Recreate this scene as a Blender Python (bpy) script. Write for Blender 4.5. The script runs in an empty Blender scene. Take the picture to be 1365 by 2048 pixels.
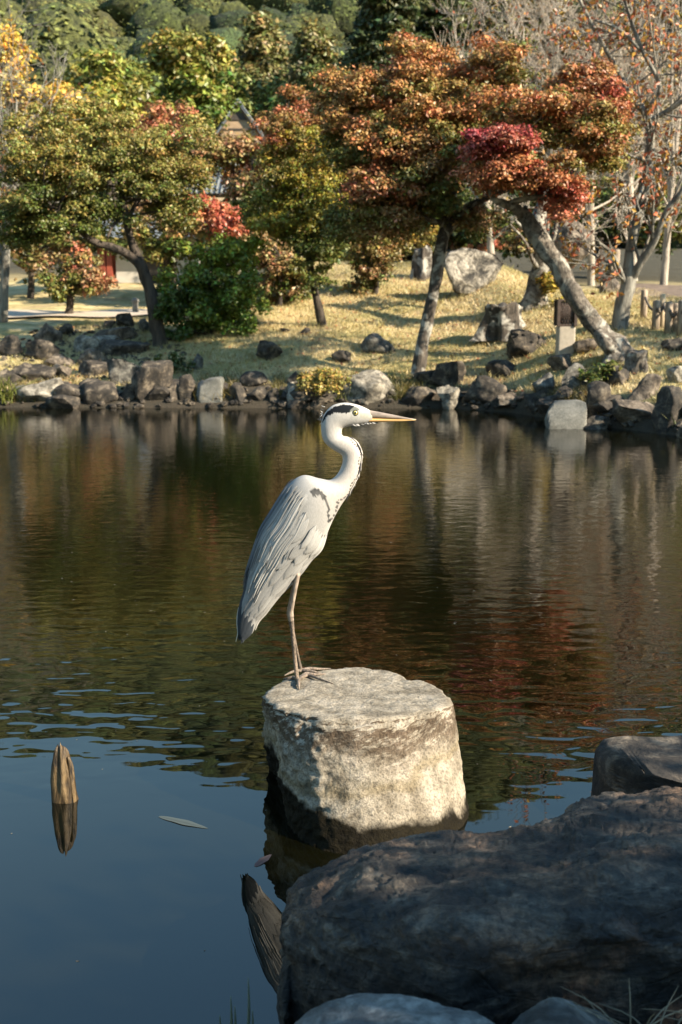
import bpy, bmesh, math, random
import numpy as np
from mathutils import Vector, noise as mnoise

# ------------------------------------------------------------------ camera, world, sun, exposure
SC = bpy.context.scene
COL = SC.collection
PITCH = math.radians(11.0)
CAMZ = 1.41
LENS = 40.0
F = 2048 * LENS / 36.0
cam_d = bpy.data.cameras.new('camera')
cam = bpy.data.objects.new('camera', cam_d); COL.objects.link(cam)
cam.location = (0, 0, CAMZ)
cam.rotation_euler = (math.pi / 2 - PITCH, 0, 0)
cam_d.sensor_fit = 'VERTICAL'; cam_d.sensor_height = 36; cam_d.lens = LENS
cam_d.clip_start = 0.05; cam_d.clip_end = 3000
cam_d.dof.use_dof = True; cam_d.dof.focus_distance = 3.42; cam_d.dof.aperture_fstop = 6.0
SC.camera = cam

SUN_EL = math.radians(31); SUN_AZ = math.radians(115)       # azimuth clockwise from +Y
SUN = Vector((math.sin(SUN_AZ) * math.cos(SUN_EL), math.cos(SUN_AZ) * math.cos(SUN_EL), math.sin(SUN_EL)))
w = bpy.data.worlds.new('World'); SC.world = w; w.use_nodes = True
nt = w.node_tree; nt.nodes.clear()
sky = nt.nodes.new('ShaderNodeTexSky'); sky.sky_type = 'NISHITA'; sky.sun_disc = False
sky.sun_elevation = SUN_EL; sky.sun_rotation = SUN_AZ
sky.air_density = 2.8; sky.dust_density = 0.1; sky.ozone_density = 13.0
bg = nt.nodes.new('ShaderNodeBackground'); bg.inputs[1].default_value = 0.085
wo = nt.nodes.new('ShaderNodeOutputWorld')
nt.links.new(sky.outputs[0], bg.inputs[0]); nt.links.new(bg.outputs[0], wo.inputs[0])
sd = bpy.data.lights.new('sun', 'SUN'); sd.energy = 5.0; sd.angle = math.radians(0.55); sd.color = (1.0, 0.855, 0.65)
so = bpy.data.objects.new('sun', sd); COL.objects.link(so)
so.rotation_euler = (-SUN).to_track_quat('-Z', 'Y').to_euler(); so.location = (20, -12, 15)
SC.view_settings.view_transform = 'Standard'; SC.view_settings.look = 'None'
SC.view_settings.exposure = 1.64; SC.view_settings.gamma = 1.0
SC.render.engine = 'CYCLES'
SC.cycles.use_denoising = True
SC.cycles.max_bounces = 6; SC.cycles.diffuse_bounces = 2; SC.cycles.glossy_bounces = 3
SC.cycles.transmission_bounces = 3; SC.cycles.transparent_max_bounces = 6
SC.cycles.caustics_reflective = False; SC.cycles.caustics_refractive = False

# ------------------------------------------------------------------ helpers
rng = np.random.default_rng(7)
random.seed(7)
CP, SP = math.cos(PITCH), math.sin(PITCH)

def ray(px, py):
    u = (px - 682.5) / F; v = (py - 1024.0) / F
    return np.array([u, CP - v * SP, -SP - v * CP])
def P(px, py, Y):
    d = ray(px, py); t = Y / d[1]
    return np.array([0, 0, CAMZ]) + t * d
def G(px, py, z=0.0):
    d = ray(px, py); t = (z - CAMZ) / d[2]
    return np.array([0, 0, CAMZ]) + t * d
def MPP(px, py, Y):
    return Y / ray(px, py)[1] / F           # metres per photo pixel at distance Y

def sstep(a, b, x):
    t = np.clip((x - a) / (b - a), 0, 1); return t * t * (3 - 2 * t)

SHX = [-60, -30, -10, -4.3, -1.0, 1.3, 2.0, 2.6, 3.4, 5, 10, 30, 60]
SHY = [2, 10, 14.6, 14.0, 13.9, 13.9, 13.4, 12.2, 11.1, 10.4, 9, 4, 1]
NSX = [-60, -30, -3, -1, -0.1, 0.5, 1.5, 3, 10, 30, 60]
NSY = [2, -1, 1.0, 1.4, 1.65, 1.8, 2.3, 3.2, 4.5, 4, 1]
MS = [-6, -1.5, -0.1, 0, 0.15, 0.5, 6, 8.5, 12, 20, 30, 66]
MZ = [-0.9, -0.6, -0.12, 0, 0.14, 0.26, 1.45, 1.92, 2.05, 2.4, 2.8, 4.2]
LZS = [-6, -1.5, -0.1, 0, 0.15, 0.5, 2, 4, 6, 9, 10, 13, 20, 30, 66]
LZ = [-0.9, -0.6, -0.12, 0, 0.10, 0.18, 0.46, 0.80, 0.93, 1.0, 1.05, 1.4, 1.8, 2.4, 4.2]
RZS = [-6, -1.5, -0.1, 0, 0.15, 0.5, 3, 5, 7, 12, 20, 30, 66]
RZ = [-0.9, -0.6, -0.12, 0, 0.12, 0.26, 0.85, 1.18, 1.30, 1.5, 1.8, 2.4, 4.2]

def tz(x, y):
    x = np.asarray(x, float); y = np.asarray(y, float)
    s = y - np.interp(x, SHX, SHY)
    m = np.interp(s, MS, MZ); l = np.interp(s, LZS, LZ); r = np.interp(s, RZS, RZ)
    wl = 1 - sstep(-2.9, -0.9, x); wr = sstep(2.3, 4.0, x)
    far = m * (1 - wl) * (1 - wr) + l * wl + r * wr * (1 - wl)
    far = far + 0.035 * np.sin(x * 2.1 + y * 0.7) * np.cos(y * 1.7 - x) * np.clip(s, 0, 1)
    n = np.interp(x, NSX, NSY) - y
    near = np.interp(n, [-3, -0.5, 0, 0.3, 1, 5, 30], [-0.8, -0.35, 0, 0.16, 0.26, 0.4, 1.0])
    z = np.where(y > 6, far, np.maximum(near, np.where(y > 4, far, -5)))
    hill = np.interp(y, [0, 78, 120, 200, 300, 345, 420, 700], [0, 0, 16, 57, 119, 142, 155, 155])
    return z + hill * (1 + 0.10 * np.sin(x * 0.03 + 1.0))

def T(px, py):
    d = ray(px, py); ts = np.concatenate([np.arange(1.0, 30, 0.01), np.arange(30, 400, 0.2)])
    q = np.array([0, 0, CAMZ]) + ts[:, None] * d
    zz = np.maximum(tz(q[:, 0], q[:, 1]), 0.0)
    hit = np.nonzero(q[:, 2] <= zz)[0]
    return q[hit[0]] if len(hit) else q[-1]

def mesh_np(name, V, Fc, smooth=True, col=None):
    me = bpy.data.meshes.new(name)
    V = np.ascontiguousarray(V, dtype=np.float32)
    me.vertices.add(len(V)); me.vertices.foreach_set('co', V.ravel())
    if isinstance(Fc, np.ndarray):
        k = Fc.shape[1]; n = len(Fc); idx = Fc.astype(np.int32).ravel()
        st = np.arange(n, dtype=np.int32) * k
    else:
        ln = np.array([len(f) for f in Fc], dtype=np.int32); n = len(Fc)
        idx = np.array([i for f in Fc for i in f], dtype=np.int32)
        st = np.concatenate([[0], np.cumsum(ln)[:-1]]).astype(np.int32)
    me.loops.add(len(idx)); me.loops.foreach_set('vertex_index', idx)
    me.polygons.add(n); me.polygons.foreach_set('loop_start', st)
    me.polygons.foreach_set('use_smooth', np.full(n, smooth, dtype=bool))
    me.update(calc_edges=True); me.validate()
    if col is not None:
        a = me.attributes.new('col', 'FLOAT_COLOR', 'POINT')
        c = np.ones((len(V), 4), dtype=np.float32); c[:, :3] = col
        a.data.foreach_set('color', c.ravel())
    return me

def wloc(o):
    v = np.zeros(3)
    while o is not None:
        v = v + np.array(o.location); o = o.parent
    return v
def obj(name, V, Fc, mat, parent=None, smooth=True, col=None, origin=None):
    """V in world coordinates."""
    V = np.asarray(V, float)
    if parent is not None: off = wloc(parent)
    elif origin is not None: off = np.asarray(origin, float)
    else: off = np.zeros(3)
    me = mesh_np(name, V - off, Fc, smooth, col)
    me.materials.append(mat)
    o = bpy.data.objects.new(name, me); COL.objects.link(o)
    if parent is not None: o.parent = parent
    else: o.location = off
    return o
def tag(o, label=None, cat=None, group=None, kind=None):
    if label: o['label'] = label
    if cat: o['category'] = cat
    if group: o['group'] = group
    if kind: o['kind'] = kind
    return o
def empty(name, loc, label, cat, group=None):
    o = bpy.data.objects.new(name, None); COL.objects.link(o); o.location = tuple(loc); o.empty_display_size = 0.1
    return tag(o, label, cat, group)

class MB:                                       # a bag of geometry that becomes one mesh
    def __init__(s): s.V = []; s.F = []; s.n = 0; s.C = []
    def add(s, V, Fc, c=(1, 1, 1)):
        V = np.asarray(V, float); s.V.append(V)
        for f in Fc: s.F.append([int(i) + s.n for i in f])
        s.C.append(np.tile(np.asarray(c, float), (len(V), 1))); s.n += len(V)
    def box(s, lo, hi, c=(1, 1, 1)):
        (x0, y0, z0), (x1, y1, z1) = lo, hi
        V = [(x0,y0,z0),(x1,y0,z0),(x1,y1,z0),(x0,y1,z0),(x0,y0,z1),(x1,y0,z1),(x1,y1,z1),(x0,y1,z1)]
        s.add(V, [(0,3,2,1),(4,5,6,7),(0,1,5,4),(1,2,6,5),(2,3,7,6),(3,0,4,7)], c)
    def tube(s, pts, rad, n=8, res=None, c=(1, 1, 1), rough=0.0, cap=True):
        V, Fc = tube(pts, rad, n, res, rough, cap); s.add(V, Fc, c)
    def build(s, name, mat, parent=None, smooth=True, origin=None, col=False):
        return obj(name, np.concatenate(s.V), s.F, mat, parent, smooth, np.concatenate(s.C) if col else None, origin)

def catmull(A, t):
    """A (N,k) control values, t float array 0..N-1"""
    A = np.asarray(A, float); N = len(A); t = np.clip(np.asarray(t, float), 0, N - 1)
    i = np.clip(np.floor(t).astype(int), 0, N - 2); u = (t - i)[:, None]
    g = lambda j: A[np.clip(j, 0, N - 1)]
    p0, p1, p2, p3 = g(i - 1), g(i), g(i + 1), g(i + 2)
    return 0.5 * ((2 * p1) + (-p0 + p2) * u + (2 * p0 - 5 * p1 + 4 * p2 - p3) * u * u + (-p0 + 3 * p1 - 3 * p2 + p3) * u ** 3)

def tube(pts, rad, n=8, res=None, rough=0.0, cap=True):
    pts = np.asarray(pts, float); rad = np.asarray(rad, float)
    if res:
        t = np.linspace(0, len(pts) - 1, (len(pts) - 1) * res + 1)
        rad = np.interp(t, np.arange(len(rad)), rad); pts = catmull(pts, t)
    m = len(pts); tan = np.gradient(pts, axis=0)
    tan /= np.linalg.norm(tan, axis=1)[:, None] + 1e-9
    ref = np.array([0.3, 0.9, 0.2]) if abs(tan[0][2]) > 0.8 else np.array([0, 0, 1.0])
    V = np.zeros((m, n, 3)); a = np.linspace(0, 2 * np.pi, n, endpoint=False)
    u = np.cross(tan[0], ref); u /= np.linalg.norm(u)
    for i in range(m):
        u = u - tan[i] * np.dot(u, tan[i]); u /= np.linalg.norm(u) + 1e-9
        v = np.cross(tan[i], u)
        r = np.full(n, rad[i])
        if rough:
            r = r * (1 + rough * np.array([mnoise.noise(Vector((math.cos(x) * 1.3, math.sin(x) * 1.3, 0)) + Vector(pts[i]) * 6) for x in a]))
        V[i] = pts[i] + np.cos(a)[:, None] * u * r[:, None] + np.sin(a)[:, None] * v * r[:, None]
    Fc = []
    for i in range(m - 1):
        for j in range(n):
            k = (j + 1) % n
            Fc.append((i * n + j, i * n + k, (i + 1) * n + k, (i + 1) * n + j))
    if cap:
        Fc.append(tuple(range(n - 1, -1, -1))); Fc.append(tuple((m - 1) * n + j for j in range(n)))
    return V.reshape(-1, 3), Fc

_ico = {}
def ico(sub):
    if sub not in _ico:
        bm = bmesh.new(); bmesh.ops.create_icosphere(bm, subdivisions=sub, radius=1)
        bm.verts.ensure_lookup_table()
        _ico[sub] = (np.array([v.co[:] for v in bm.verts]), np.array([[v.index for v in f.verts] for f in bm.faces]))
        bm.free()
    return _ico[sub]
def fbm(V, scale, seed, octv=4):
    o = Vector((seed * 13.7, seed * 5.1, seed * 9.3))
    return np.array([mnoise.fractal(Vector(v) * scale + o, 0.9, 2.1, octv) for v in V])

def rock_geo(size, seed, sub=4, cuts=9, rough=0.10, box=0.0, cutdepth=(0.45, 0.9)):
    r = np.random.default_rng(seed); V, Fc = ico(sub); V = V.copy()
    if box:                                     # towards a squared block
        e = 1 - box * 0.86
        V = np.sign(V) * np.abs(V) ** e; V /= np.abs(V).max()
    for k in range(cuts):
        n = r.normal(size=3); n[2] *= 0.7; n /= np.linalg.norm(n); h = r.uniform(*cutdepth)
        d = V @ n - h; V -= np.clip(d, 0, None)[:, None] * n
    nn = V / (np.linalg.norm(V, axis=1)[:, None] + 1e-9)
    V += nn * (rough * fbm(V, 1.6, seed % 97, 5))[:, None]
    V += nn * (rough * 0.45 * fbm(V, 4.5, seed % 89 + 3, 3))[:, None]
    return V * np.asarray(size, float), Fc

# ------------------------------------------------------------------ materials
class NB:
    def __init__(s, name):
        s.m = bpy.data.materials.new(name); s.m.use_nodes = True; s.t = s.m.node_tree; s.t.nodes.clear()
        s.out = s.t.nodes.new('ShaderNodeOutputMaterial')
    def n(s, typ, **kw):
        nd = s.t.nodes.new('ShaderNode' + typ)
        for k, v in kw.items():
            if k.startswith('i_'): nd.inputs[k[2:].replace('_', ' ')].default_value = v
            else: setattr(nd, k, v)
        return nd
    def l(s, a, b): s.t.links.new(a, b)
    def pos(s, scale=(1, 1, 1)):
        g = s.n('NewGeometry'); mp = s.n('Mapping'); mp.inputs['Scale'].default_value = scale
        s.l(g.outputs['Position'], mp.inputs['Vector']); return mp.outputs[0]
    def noise(s, vec, scale, detail=4, rough=0.55, dist=0.0):
        nd = s.n('TexNoise'); nd.inputs['Scale'].default_value = scale; nd.inputs['Detail'].default_value = detail
        nd.inputs['Roughness'].default_value = rough; nd.inputs['Distortion'].default_value = dist
        s.l(vec, nd.inputs['Vector']); return nd.outputs['Fac']
    def ramp(s, fac, stops, interp='LINEAR'):
        nd = s.n('ValToRGB'); cr = nd.color_ramp; cr.interpolation = interp; stops = list(stops)
        while len(cr.elements) > 1: cr.elements.remove(cr.elements[-1])
        cr.elements[0].position = stops[0][0]; cr.elements[0].color = (*stops[0][1], 1)
        for p, c in stops[1:]:
            e = cr.elements.new(p); e.color = (*c, 1)
        s.l(fac, nd.inputs[0]); return nd.outputs[0]
    def mix(s, fac, a, b, mode='MIX'):
        nd = s.n('Mix', data_type='RGBA', blend_type=mode)
        for sock, val in ((nd.inputs[0], fac), (nd.inputs[6], a), (nd.inputs[7], b)):
            if isinstance(val, (int, float)): sock.default_value = val
            elif isinstance(val, tuple): sock.default_value = (*val, 1)
            else: s.l(val, sock)
        return nd.outputs[2]
    def math(s, op, a, b=0.0):
        nd = s.n('Math', operation=op)
        for i, v in enumerate((a, b)):
            if isinstance(v, (int, float)): nd.inputs[i].default_value = v
            else: s.l(v, nd.inputs[i])
        return nd.outputs[0]
    def bump(s, h, strength, dist, normal=None):
        nd = s.n('Bump'); nd.inputs['Strength'].default_value = strength; nd.inputs['Distance'].default_value = dist
        s.l(h, nd.inputs['Height'])
        if normal is not None: s.l(normal, nd.inputs['Normal'])
        return nd.outputs[0]
    def principled(s, color, rough=0.8, normal=None, **kw):
        b = s.n('BsdfPrincipled')
        if isinstance(color, tuple): b.inputs['Base Color'].default_value = (*color, 1)
        else: s.l(color, b.inputs['Base Color'])
        if isinstance(rough, (int, float)): b.inputs['Roughness'].default_value = rough
        else: s.l(rough, b.inputs['Roughness'])
        if normal is not None: s.l(normal, b.inputs['Normal'])
        for k, v in kw.items(): b.inputs[k.replace('_', ' ')].default_value = v
        s.l(b.outputs[0], s.out.inputs[0]); return b
    def attr(s):
        a = s.n('Attribute'); a.attribute_name = 'col'; return a.outputs['Color']

def rock_mat(name, stops, scale=5.0, lichen=None, rough=0.85, bump=0.6, fine=40.0, bdist=0.03, lsc=9.0, lth=0.6):
    b = NB(name); p = b.pos()
    n1 = b.noise(p, scale, 8, 0.66, 0.4); c = b.ramp(n1, [(0.5 + (a - 0.53) * 0.55, k) for a, k in stops])
    n2 = b.noise(p, fine, 4, 0.6); c = b.mix(0.6, c, b.ramp(n2, [(0.38, (0.3,) * 3), (0.6, (1.1,) * 3)]), 'MULTIPLY')
    if lichen:
        n3 = b.noise(p, lsc, 6, 0.65, 0.6); f = b.ramp(n3, [(lth - 0.04, (0, 0, 0)), (lth + 0.05, (1, 1, 1))])
        c = b.mix(f, c, lichen)
    nr = b.bump(n2, bump * 0.5, bdist * 0.3); nr = b.bump(n1, bump, bdist, nr)
    b.principled(c, rough, nr); return b.m
def plain_mat(name, c, rough=0.7, var=0.35, scale=12.0, bump=0.2, bd=0.01, stretch=(1, 1, 1), **kw):
    b = NB(name); p = b.pos(stretch); n1 = b.noise(p, scale, 5, 0.6)
    lo = tuple(x * (1 - var) for x in c); hi = tuple(min(1, x * (1 + var)) for x in c)
    b.principled(b.ramp(n1, [(0.38, lo), (0.62, hi)]), rough, b.bump(n1, bump, bd), **kw); return b.m
def leaf_mat(name, trans=0.2):
    b = NB(name); c = b.attr()
    d = b.n('BsdfDiffuse'); t = b.n('BsdfTranslucent'); g = b.n('BsdfGlossy'); g.inputs['Roughness'].default_value = 0.45
    b.l(c, d.inputs[0]); hs = b.mix(0.5, c, (0.25, 0.2, 0.03), 'SCREEN') if False else c
    b.l(hs, t.inputs[0]); g.inputs[0].default_value = (1, 1, 1, 1)
    m = b.n('MixShader'); m.inputs[0].default_value = trans; b.l(d.outputs[0], m.inputs[1]); b.l(t.outputs[0], m.inputs[2])
    m2 = b.n('MixShader'); m2.inputs[0].default_value = 0.03; b.l(m.outputs[0], m2.inputs[1]); b.l(g.outputs[0], m2.inputs[2])
    b.l(m2.outputs[0], b.out.inputs[0]); return b.m
def bark_mat(name, lo, hi, lichen=None, lth=0.56, stretch=(14, 14, 3)):
    b = NB(name); p = b.pos(stretch); q = b.pos()
    n1 = b.noise(p, 1.0, 7, 0.68, 0.15); c = b.ramp(n1, [(0.38, lo), (0.62, hi)])
    if lichen:
        n3 = b.noise(q, 5.0, 5, 0.6, 0.8); c = b.mix(b.ramp(n3, [(lth - 0.03, (0, 0, 0)), (lth + 0.06, (1, 1, 1))]), c, lichen)
    b.principled(c, 0.9, b.bump(n1, 0.8, 0.03)); return b.m

M = {}
b = NB('far_foliage'); p = b.pos(); n1 = b.noise(p, 1.1, 5, .7); n2 = b.noise(p, 3.5, 3, .6)
c = b.mix(.9, b.attr(), b.ramp(n1, [(.38, (.35, .38, .34)), (.5, (.95, .95, .95)), (.62, (1.5, 1.45, 1.3))]), 'MULTIPLY'); c = b.mix(.6, c, b.ramp(n2, [(.4, (.5, .5, .5)), (.6, (1.4, 1.4, 1.4))]), 'MULTIPLY')
b.principled(c, 1.0, b.bump(n1, 1.0, .9)); M['far_foliage'] = b.m
M['leaf'] = leaf_mat('leaf')
M['rock_dark'] = rock_mat('rock_dark', [(0.3, (0.008, 0.0066, 0.0052)), (0.55, (0.040, 0.032, 0.024)), (0.8, (0.17, 0.138, 0.10))], 9.0)
M['rock_brown'] = rock_mat('rock_brown', [(0.3, (0.022, 0.017, 0.013)), (0.55, (0.11, 0.086, 0.063)), (0.8, (0.26, 0.215, 0.165))], 9.0)
M['rock_pale'] = rock_mat('rock_pale', [(0.3, (0.06, 0.053, 0.042)), (0.5, (0.19, 0.17, 0.135)), (0.75, (0.34, 0.31, 0.255))], 9.0, (0.05, 0.048, 0.045), lsc=7, lth=0.63)
M['rock_grey'] = rock_mat('rock_grey', [(0.3, (0.022, 0.021, 0.019)), (0.55, (0.085, 0.080, 0.070)), (0.8, (0.20, 0.19, 0.162))], 9.0, (0.22, 0.22, 0.19), lsc=6, lth=0.66)
M['rock_mottled'] = rock_mat('rock_mottled', [(0.36, (0.03, 0.028, 0.024)), (0.47, (0.14, 0.125, 0.10)), (0.6, (0.36, 0.33, 0.275))], 3.2, (0.06, 0.055, 0.05), lsc=5, lth=0.6, bump=0.9, bdist=0.08, fine=18)
M['granite'] = rock_mat('granite', [(0.3, (0.07, 0.07, 0.06)), (0.55, (0.15, 0.148, 0.13)), (0.8, (0.24, 0.23, 0.20))], 3.0, (0.10, 0.10, 0.09), fine=90, lsc=12, lth=0.66, bdist=0.012)
M['bark_dark'] = bark_mat('bark_dark', (0.018, 0.014, 0.011), (0.075, 0.058, 0.044))
M['bark_grey'] = bark_mat('bark_grey', (0.022, 0.018, 0.014), (0.17, 0.145, 0.118), (0.30, 0.285, 0.245), 0.54, (22, 22, 15))
M['bark_maple'] = bark_mat('bark_maple', (0.018, 0.015, 0.012), (0.085, 0.07, 0.056), (0.30, 0.285, 0.25), 0.52)
M['bark_pale'] = bark_mat('bark_pale', (0.08, 0.073, 0.062), (0.26, 0.25, 0.215), (0.07, 0.065, 0.055), 0.60)
M['twig'] = bark_mat('twig', (0.20, 0.17, 0.14), (0.40, 0.35, 0.29))
M['wood'] = plain_mat('weathered_wood', (0.25, 0.20, 0.15), 0.85, 0.45, 3, 0.5, 0.01, (14, 14, 2))
M['wood_pale'] = plain_mat('new_wood', (0.42, 0.33, 0.22), 0.8, 0.25, 3, 0.4, 0.008, (14, 14, 2))
M['rope'] = plain_mat('rope', (0.10, 0.085, 0.07), 0.9, 0.4, 60)

# ------------------------------------------------------------------ the setting: ground, pond, paths
def axis(parts):
    out = [parts[0][0]]
    for a, bb, st in parts:
        k = max(1, int(round((bb - a) / st))); out += list(np.linspace(a, bb, k + 1)[1:])
    return np.array(out)
XS = axis([(-260, -60, 10), (-60, -12, 2), (-12, -6, 0.4), (-6, 6, 0.08), (6, 12, 0.4), (12, 60, 2), (60, 260, 10)])
YS = axis([(-40, -4, 3), (-4, 3.4, 0.15), (3.4, 9, 0.5), (9, 26, 0.08), (26, 40, 0.5), (40, 80, 2), (80, 700, 8)])
gx, gy = np.meshgrid(XS, YS)
gz = tz(gx, gy)
nx, ny = len(XS), len(YS)
def gridfaces(nx, ny):
    i, j = np.meshgrid(np.arange(nx - 1), np.arange(ny - 1)); a = (j * nx + i).ravel()
    return np.stack([a, a + 1, a + nx + 1, a + nx], 1)
shore = gy - np.interp(gx, SHX, SHY)
fine = np.zeros_like(gz); sel = (np.abs(gx) < 12) & (gy > 9) & (gy < 40)
fv = np.array([mnoise.fractal(Vector((a * 2.2, b * 2.2, 0)), 0.9, 2.0, 4) for a, b in zip(gx[sel], gy[sel])])
fine[sel] = fv
gz = gz + 0.02 * fine * np.clip(shore, 0, 1)
lawn = np.array([0.51, 0.405, 0.225]); lawn2 = np.array([0.26, 0.225, 0.09]); shaded_soil = np.array([0.030, 0.024, 0.016]); floor = np.array([0.04, 0.035, 0.02])
t = np.clip(0.45 + 1.1 * fine, 0, 1)[..., None]
gc = lawn * (1 - t) + lawn2 * t
bare = np.zeros_like(gz); bare[sel] = np.array([mnoise.fractal(Vector((a * 0.9 + 7, b * 1.3, 3)), 0.9, 2.0, 4) for a, b in zip(gx[sel], gy[sel])])
k = sstep(0.22, 0.5, bare)[..., None] * 0.7; gc = gc * (1 - k) + np.array([0.26, 0.185, 0.105]) * k
k = (1 - sstep(0.25, 0.9, shore + 0.25 * fine))[..., None]; gc = gc * (1 - k) + shaded_soil * k  # waterline soil, darkened to paint in the shade under the shore rocks
k = sstep(20.5, 26, gy)[..., None] * sstep(-3.2, -1.6, gx)[..., None]; gc = gc * (1 - k) + floor * k
k = sstep(30, 40, gy)[..., None]; gc = gc * (1 - k) + floor * k
gc = np.where((gy < 6)[..., None], shaded_soil, gc)
b = NB('ground'); p = b.pos(); n1 = b.noise(p, 9, 6, 0.65); n2 = b.noise(p, 60, 3, 0.6)
c = b.mix(0.7, b.attr(), b.ramp(n1, [(0.36, (0.62, 0.66, 0.55)), (0.5, (1.0, 1.0, 0.95)), (0.62, (1.3, 1.22, 1.15))]), 'MULTIPLY')
c = b.mix(0.5, c, b.ramp(n2, [(0.38, (0.6, 0.6, 0.55)), (0.6, (1.3, 1.3, 1.25))]), 'MULTIPLY')
b.principled(c, 0.95, b.bump(n2, 0.7, 0.03)); M['ground'] = b.m
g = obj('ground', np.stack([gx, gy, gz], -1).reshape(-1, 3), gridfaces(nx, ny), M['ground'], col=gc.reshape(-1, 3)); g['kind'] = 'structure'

b = NB('water'); pr = b.pos((1.0, 1.9, 1)); p = b.pos((1.0, 2.8, 1)); p2 = b.pos((0.35, 0.8, 1))
r1 = b.noise(pr, 6.5, 1, 0.4, 0.35); r2 = b.noise(p, 12.0, 3, 0.55, 0.4); r3 = b.noise(p2, 1.1, 2, 0.5)
g1 = b.n('NewGeometry'); sx = b.n('SeparateXYZ'); b.l(g1.outputs['Position'], sx.inputs[0])
yy = b.math('ADD', sx.outputs['Y'], b.math('MULTIPLY', b.math('SUBTRACT', r3, 0.5), 1.2))
def mrange(a0, a1, o0, o1):
    q = b.n('MapRange'); b.l(yy, q.inputs[0])
    for k_, v_ in enumerate((a0, a1, o0, o1)): q.inputs[k_ + 1].default_value = v_
    return q.outputs[0]
big = b.math('MULTIPLY', mrange(2.95, 3.6, 0.03, 1.0), mrange(4.2, 7.5, 1.0, 0.55))   # wind comes in from the open pond
small = mrange(3.6, 6.0, 0.0, 0.28)
h = b.math('ADD', b.math('MULTIPLY', r1, big), b.math('MULTIPLY', r2, small))
nrm = b.bump(h, 1.0, 0.0032)
b.principled((0.003, 0.003, 0.001), 0.0, nrm, IOR=1.72); M['water'] = b.m
wx = axis([(-70, 70, 2)]); wy = axis([(-6, 24, 2)]); a1, a2 = np.meshgrid(wx, wy)
wt = obj('water', np.stack([a1, a2, 0 * a1], -1).reshape(-1, 3), gridfaces(len(wx), len(wy)), M['water']); wt['kind'] = 'structure'

def strip(name, left, right, mat, lift=0.02, n=60, m=10):
    A = catmull(left, np.linspace(0, len(left) - 1, n)); B = catmull(right, np.linspace(0, len(right) - 1, n))
    V = []
    for i in range(n):
        for j in range(m):
            q = A[i] + (B[i] - A[i]) * j / (m - 1); V.append((q[0], q[1], float(tz(q[0], q[1])) + lift))
    o = obj(name, V, gridfaces(m, n), mat); o['kind'] = 'structure'; return o
M['path'] = plain_mat('pale_gravel', (0.38, 0.32, 0.25), 0.95, 0.18, 30, 0.4, 0.01)
M['earth'] = plain_mat('dark_earth', (0.12, 0.085, 0.06), 0.95, 0.4, 8, 0.4, 0.02)
strip('path', [(-12, 20.4), (-6, 20.3), (-3, 20.2), (-1.6, 20.6)], [(-12, 23.2), (-6, 23.0), (-3.2, 22.9), (-1.8, 23.0)], M['path'], 0.045)
strip('road', [(4.6, 17.6), (6, 17.2), (9, 16.8)], [(4.8, 22), (6, 22), (9, 22)], M['earth'], 0.03)

# ------------------------------------------------------------------ foliage machinery
def leaves(cent, nrm, size, col, aspect=0.62):
    n = len(cent); rr = rng.normal(size=(n, 3))
    nrm = nrm / (np.linalg.norm(nrm, axis=1)[:, None] + 1e-9)
    t = np.cross(nrm, rr); t /= np.linalg.norm(t, axis=1)[:, None] + 1e-9
    bi = np.cross(nrm, t); s = size[:, None] * 0.5
    V = np.stack([cent - t * s, cent + bi * s * aspect - nrm * s * 0.25, cent + t * s, cent - bi * s * aspect - nrm * s * 0.25], 1).reshape(-1, 3)
    Fc = np.arange(4 * n).reshape(n, 4)
    return V, Fc, np.repeat(col, 4, axis=0)

def pad_leaves(c, R, flat, nl, size, col, jitter=0.28, up=0.8):
    """one clump: leaves over a flattened dome"""
    d = rng.normal(size=(nl, 3)); d /= np.linalg.norm(d, axis=1)[:, None]
    rad = np.abs(rng.normal(0.68, 0.28, nl))
    q = d * rad[:, None] * np.array([1, 1, flat]) * R
    q += rng.normal(size=q.shape) * R * 0.10
    q[:, 2] -= 0.18 * (q[:, 0] ** 2 + q[:, 1] ** 2) / max(R, 1e-3)
    nrm = d * 0.7 + np.array([0, 0, up]) + rng.normal(size=d.shape) * 0.55
    br = rng.normal(1, jitter, nl).clip(0.45, 1.7)[:, None]
    hue = rng.normal(size=(nl, 1)) * np.array([0.11, -0.07, 0.0])
    cc = LEAFK * col * br * (1 + hue + rng.normal(size=(nl, 3)) * 0.06)
    return c + q, nrm, size * rng.uniform(0.45, 1.5, nl), cc.clip(0.004, 0.9)

def make_crown(pads, leaf, per, parent, flat=0.5, up=0.8, name='crown', aspect=0.62):
    C, N, S, K = [], [], [], []
    for c, R, col in pads:
        nl = max(10, int(per * rng.uniform(0.75, 1.25)))
        a, n_, s_, k_ = pad_leaves(np.asarray(c), R, flat, nl, leaf, np.asarray(col), up=up)
        C.append(a); N.append(n_); S.append(s_); K.append(k_)
    V, Fc, kc = leaves(np.concatenate(C), np.concatenate(N), np.concatenate(S), np.concatenate(K), aspect)
    return obj(name, V, Fc, M['leaf'], parent, smooth=False, col=kc)

LEAFK = 1.6
PADN, PADR, PADL = 1.5, 0.72, 0.70
def lerp(a, bb, t): return np.asarray(a) * (1 - t) + np.asarray(bb) * t

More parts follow.
